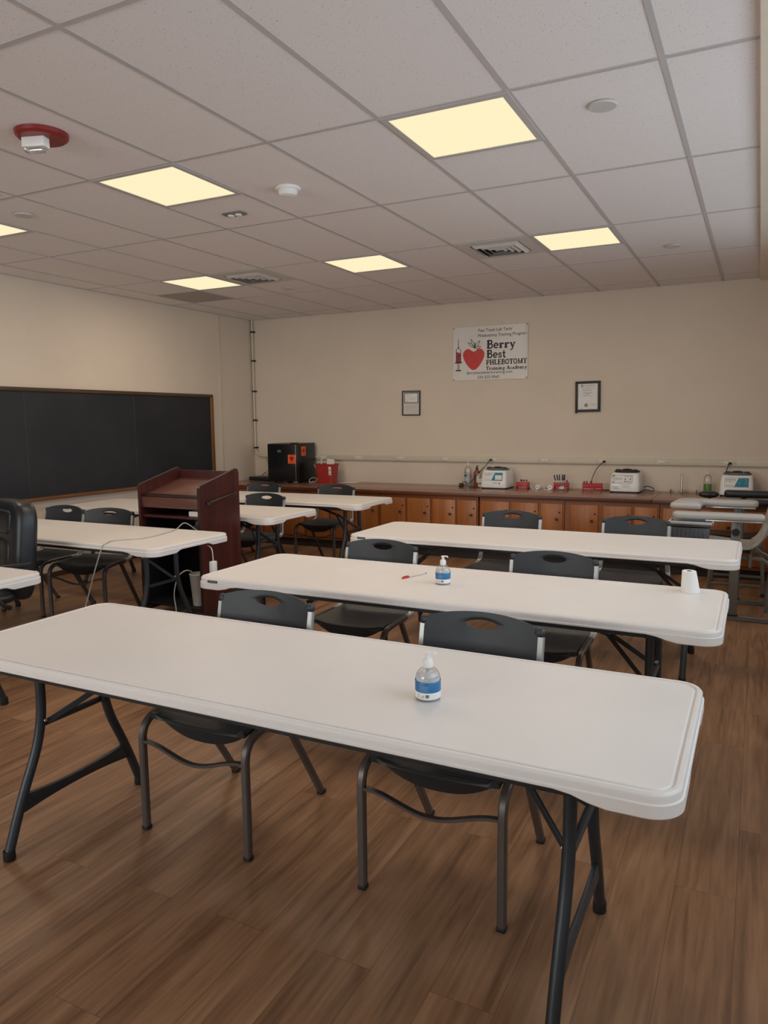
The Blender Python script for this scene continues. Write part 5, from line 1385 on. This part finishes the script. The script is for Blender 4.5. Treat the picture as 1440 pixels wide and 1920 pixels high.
# test tube racks
def make_tube():
    t = thing('test_tube', '', 'test tube', group='capped test tubes in the red racks')
    B().lathe([(0, 0), (0.004, 0.001), (0.0068, 0.006), (0.0068, 0.082)], 14).build('tube_glass', M['glass'], t)
    B().lathe([(0, 0.078), (0.0085, 0.078), (0.0088, 0.080), (0.0088, 0.098), (0.0075, 0.101), (0, 0.101)], 16).build('tube_cap', M['purple'], t)
    return t
TB = make_tube(); tb_used = False
def put_tube(x, y, z, lab, tilt=0.0):
    global tb_used
    o = place(TB, tb_used, (x, y, z), 0, lab); tb_used = True
    o.rotation_euler = (0, tilt, 0)
def rack(lab, loc, rz, w_, d_, h_, nx, ny):
    t = thing('tube_rack', lab, 'test tube rack', loc, rz, 'red test tube racks on the counter')
    b_ = B(); b_.bb(-w_ / 2, w_ / 2, -d_ / 2, d_ / 2, 0.0, 0.006, 0.001); b_.build('base_shelf', M['redrack'], t)
    b_ = B()
    for k in range(nx + 1): 
        x = -w_ / 2 + w_ * k / nx; b_.bb(x - 0.003, x + 0.003, -d_ / 2, d_ / 2, h_ - 0.006, h_)
    for k in range(ny + 1):
        y = -d_ / 2 + d_ * k / ny; b_.bb(-w_ / 2, w_ / 2, y - 0.003, y + 0.003, h_ - 0.006, h_)
    b_.build('top_grid', M['redrack'], t, smooth=0)
    for s_ in (-1, 1): B().bb(s_ * w_ / 2 - s_ * 0.005, s_ * w_ / 2, -d_ / 2, d_ / 2, 0, h_ + 0.006, 0.001).build('end_panel', M['redrack'], t)
    B().bb(-w_ / 2, w_ / 2, -d_ / 2 - 0.002, -d_ / 2 + 0.002, h_ * 0.42, h_, 0.0008).build('front_strip', M['redrack'], t)
    return t
rack('red test tube rack with a wire hoop, right of the first lab machine', (-2.365, 8.20, CT), 0.0, 0.132, 0.09, 0.072, 5, 3)
for i, (x, y) in enumerate([(-2.346, 8.185), (-2.320, 8.19), (-2.393, 8.215), (-2.372, 8.185)]):
    put_tube(x, y, CT + 0.0065, ['maroon capped tube second from right in the rack with the hoop', 'maroon capped tube at the right end of the rack with the hoop', 'maroon capped tube at back left of the rack with the hoop', 'maroon capped tube in the middle of the rack with the hoop'][i])
tag(B().tube(smooth_path([(-2.418, 8.20, 0.742), (-2.415, 8.20, 0.83), (-2.395, 8.20, 0.872), (-2.366, 8.20, 0.85), (-2.362, 8.20, 0.742)], 8), 0.0022, 6).build('wire_hoop', M['steel']), 'thin looped wire standing in a red test tube rack', 'wire')
rack('red rack holding dark pens with a labelled jar in front', (-1.945, 8.27, CT), 0.0, 0.155, 0.085, 0.075, 5, 2)
def make_pen():
    t = thing('marker_pen', '', 'pen', group='dark pens standing in the red rack')
    B().tube([(0, 0, 0), (0, 0, 0.10)], 0.0055, 10).build('barrel', M['offwhite'], t)
    B().tube([(0, 0, 0.095), (0, 0, 0.155), (0, 0, 0.160)], [0.0068, 0.0066, 0.004], 10).build('pen_cap', M['penblue'], t)
    return t
PN = make_pen()
for i, (x, y, tl) in enumerate([(-1.986, 8.265, -0.28), (-1.974, 8.275, -0.17), (-1.960, 8.260, -0.06), (-1.944, 8.285, 0.03), (-1.930, 8.265, 0.09), (-1.918, 8.280, 0.02)]):
    o = place(PN, i > 0, (x, y, CT + 0.0085), 0, ['leftmost most tilted dark pen in the red rack behind the jar', 'second pen from the left in the red rack behind the jar', 'third pen from the left in the red rack behind the jar', 'third pen from the right in the red rack behind the jar', 'second pen from the right in the red rack behind the jar', 'rightmost upright dark pen in the red rack behind the jar'][i]); o.rotation_euler = (0, tl, 0)
put_tube(-1.882, 8.255, CT + 0.0065, 'maroon capped tube in the pen rack, right of the jar')
t = thing('label_jar', 'small clear jar with a blue and white label before the pen rack', 'jar', (-1.915, 8.175, CT))
B().lathe([(0.026, 0), (0.034, 0.002), (0.036, 0.010), (0.036, 0.062), (0.030, 0.074), (0.027, 0.084)], 28).build('jar_body', M['glass'], t)
B().lathe([(0, 0.082), (0.030, 0.082), (0.031, 0.085), (0.031, 0.098), (0, 0.100)], 24).build('jar_lid', M['glass'], t)
B().bb(-0.024, 0.026, -0.038, -0.0355, 0.022, 0.046, 0.0008).build('jar_label', M['paper'], t)
B().bb(-0.022, 0.018, -0.0385, -0.037, 0.030, 0.039).build('label_print', M['bluelt'], t, smooth=0)
rack('long red tube tray left of the plain lab machine', (-1.60, 8.235, CT), 0.28, 0.205, 0.10, 0.078, 8, 3)
for i, (x, y) in enumerate([(-1.680, 8.190), (-1.655, 8.200), (-1.618, 8.235)]):
    put_tube(x, y, CT + 0.0065, ['maroon capped tube at the left end of the long red tray', 'maroon capped tube second from the left in the long red tray', 'maroon capped tube near the middle of the long red tray'][i])
# tape rolls
def tape(lab, loc, rz):
    t = thing('tape_dispenser', lab, 'tape roll', loc, rz, 'white tape dispensers on the counter')
    B().lathe([(0.010, -0.014), (0.026, -0.014), (0.0265, -0.012), (0.0265, 0.012), (0.026, 0.014), (0.010, 0.014), (0.010, -0.014)], 26, (0, 0, 0.0275), rot=(PI / 2, 0, 0)).build('tape', M['white'], t)
    B().prism([(-0.065, 0.0), (0.0, 0.0), (0.0, 0.004), (-0.058, 0.005), (-0.066, 0.030), (-0.070, 0.030)], -0.016, 0.016, 'XZ').build('cutter_arm', M['offwhite'], t)
    return t
tape('white tape roll lying on the counter, the left one of two', (-2.19, 8.19, CT), -0.15)
tape('white tape roll on the counter touching the pen rack', (-2.055, 8.20, CT), 0.05)

# clear tubes and green bottle by the last machine
t = thing('measuring_tube', 'tall clear tube standing on the counter left of the green bottle', 'tube', (-0.700, 8.28, CT))
B().lathe([(0, 0), (0.013, 0.0), (0.0145, 0.004), (0.0145, 0.205), (0.0130, 0.205), (0.0130, 0.006), (0, 0.005)], 20).build('tube_wall', M['glass'], t)
B().bb(-0.004, 0.002, -0.0152, -0.0145, 0.01, 0.20).build('bright_stripe', M['white'], t, smooth=0)
for k, (x, h_, lab) in enumerate([(-0.742, 0.135, 'taller thin amber straw beside the clear tube'), (-0.760, 0.10, 'shorter thin amber straw left of the clear tube')]):
    tag(B().tube([(x, 8.28, CT), (x + 0.006, 8.28, CT + h_)], 0.0042, 8).build('amber_straw', M['offwhite']), lab, 'straw')
t = thing('clear_tray', 'low clear plastic tray on the counter around the standing tubes', 'tray', (-0.68, 8.37, CT))
B().bb(-0.14, 0.14, -0.03, 0.03, 0.022, 0.026).build('tray_top', M['glass'], t, smooth=0)
for x in (-0.135, -0.02, 0.12):
    B().bb(x - 0.004, x + 0.004, -0.03, 0.03, 0.0, 0.030, 0.001).build('tray_leg', M['greyink'], t)
t = tall_bottle('clear bottle half full of green liquid with a pump on top', (-0.452, 8.28, CT), 0.040, 0.205, M['glass'], M['offwhite'], 1.05, M['greenliq'], 0.105)
B().bb(-0.4, -0.33, 8.12, 8.16, CT, CT + 0.002).build('folded_note', M['paper'], None, smooth=0)
tag(C.objects['folded_note'], 'scrap of white paper on the counter under the last lab machine', 'paper')
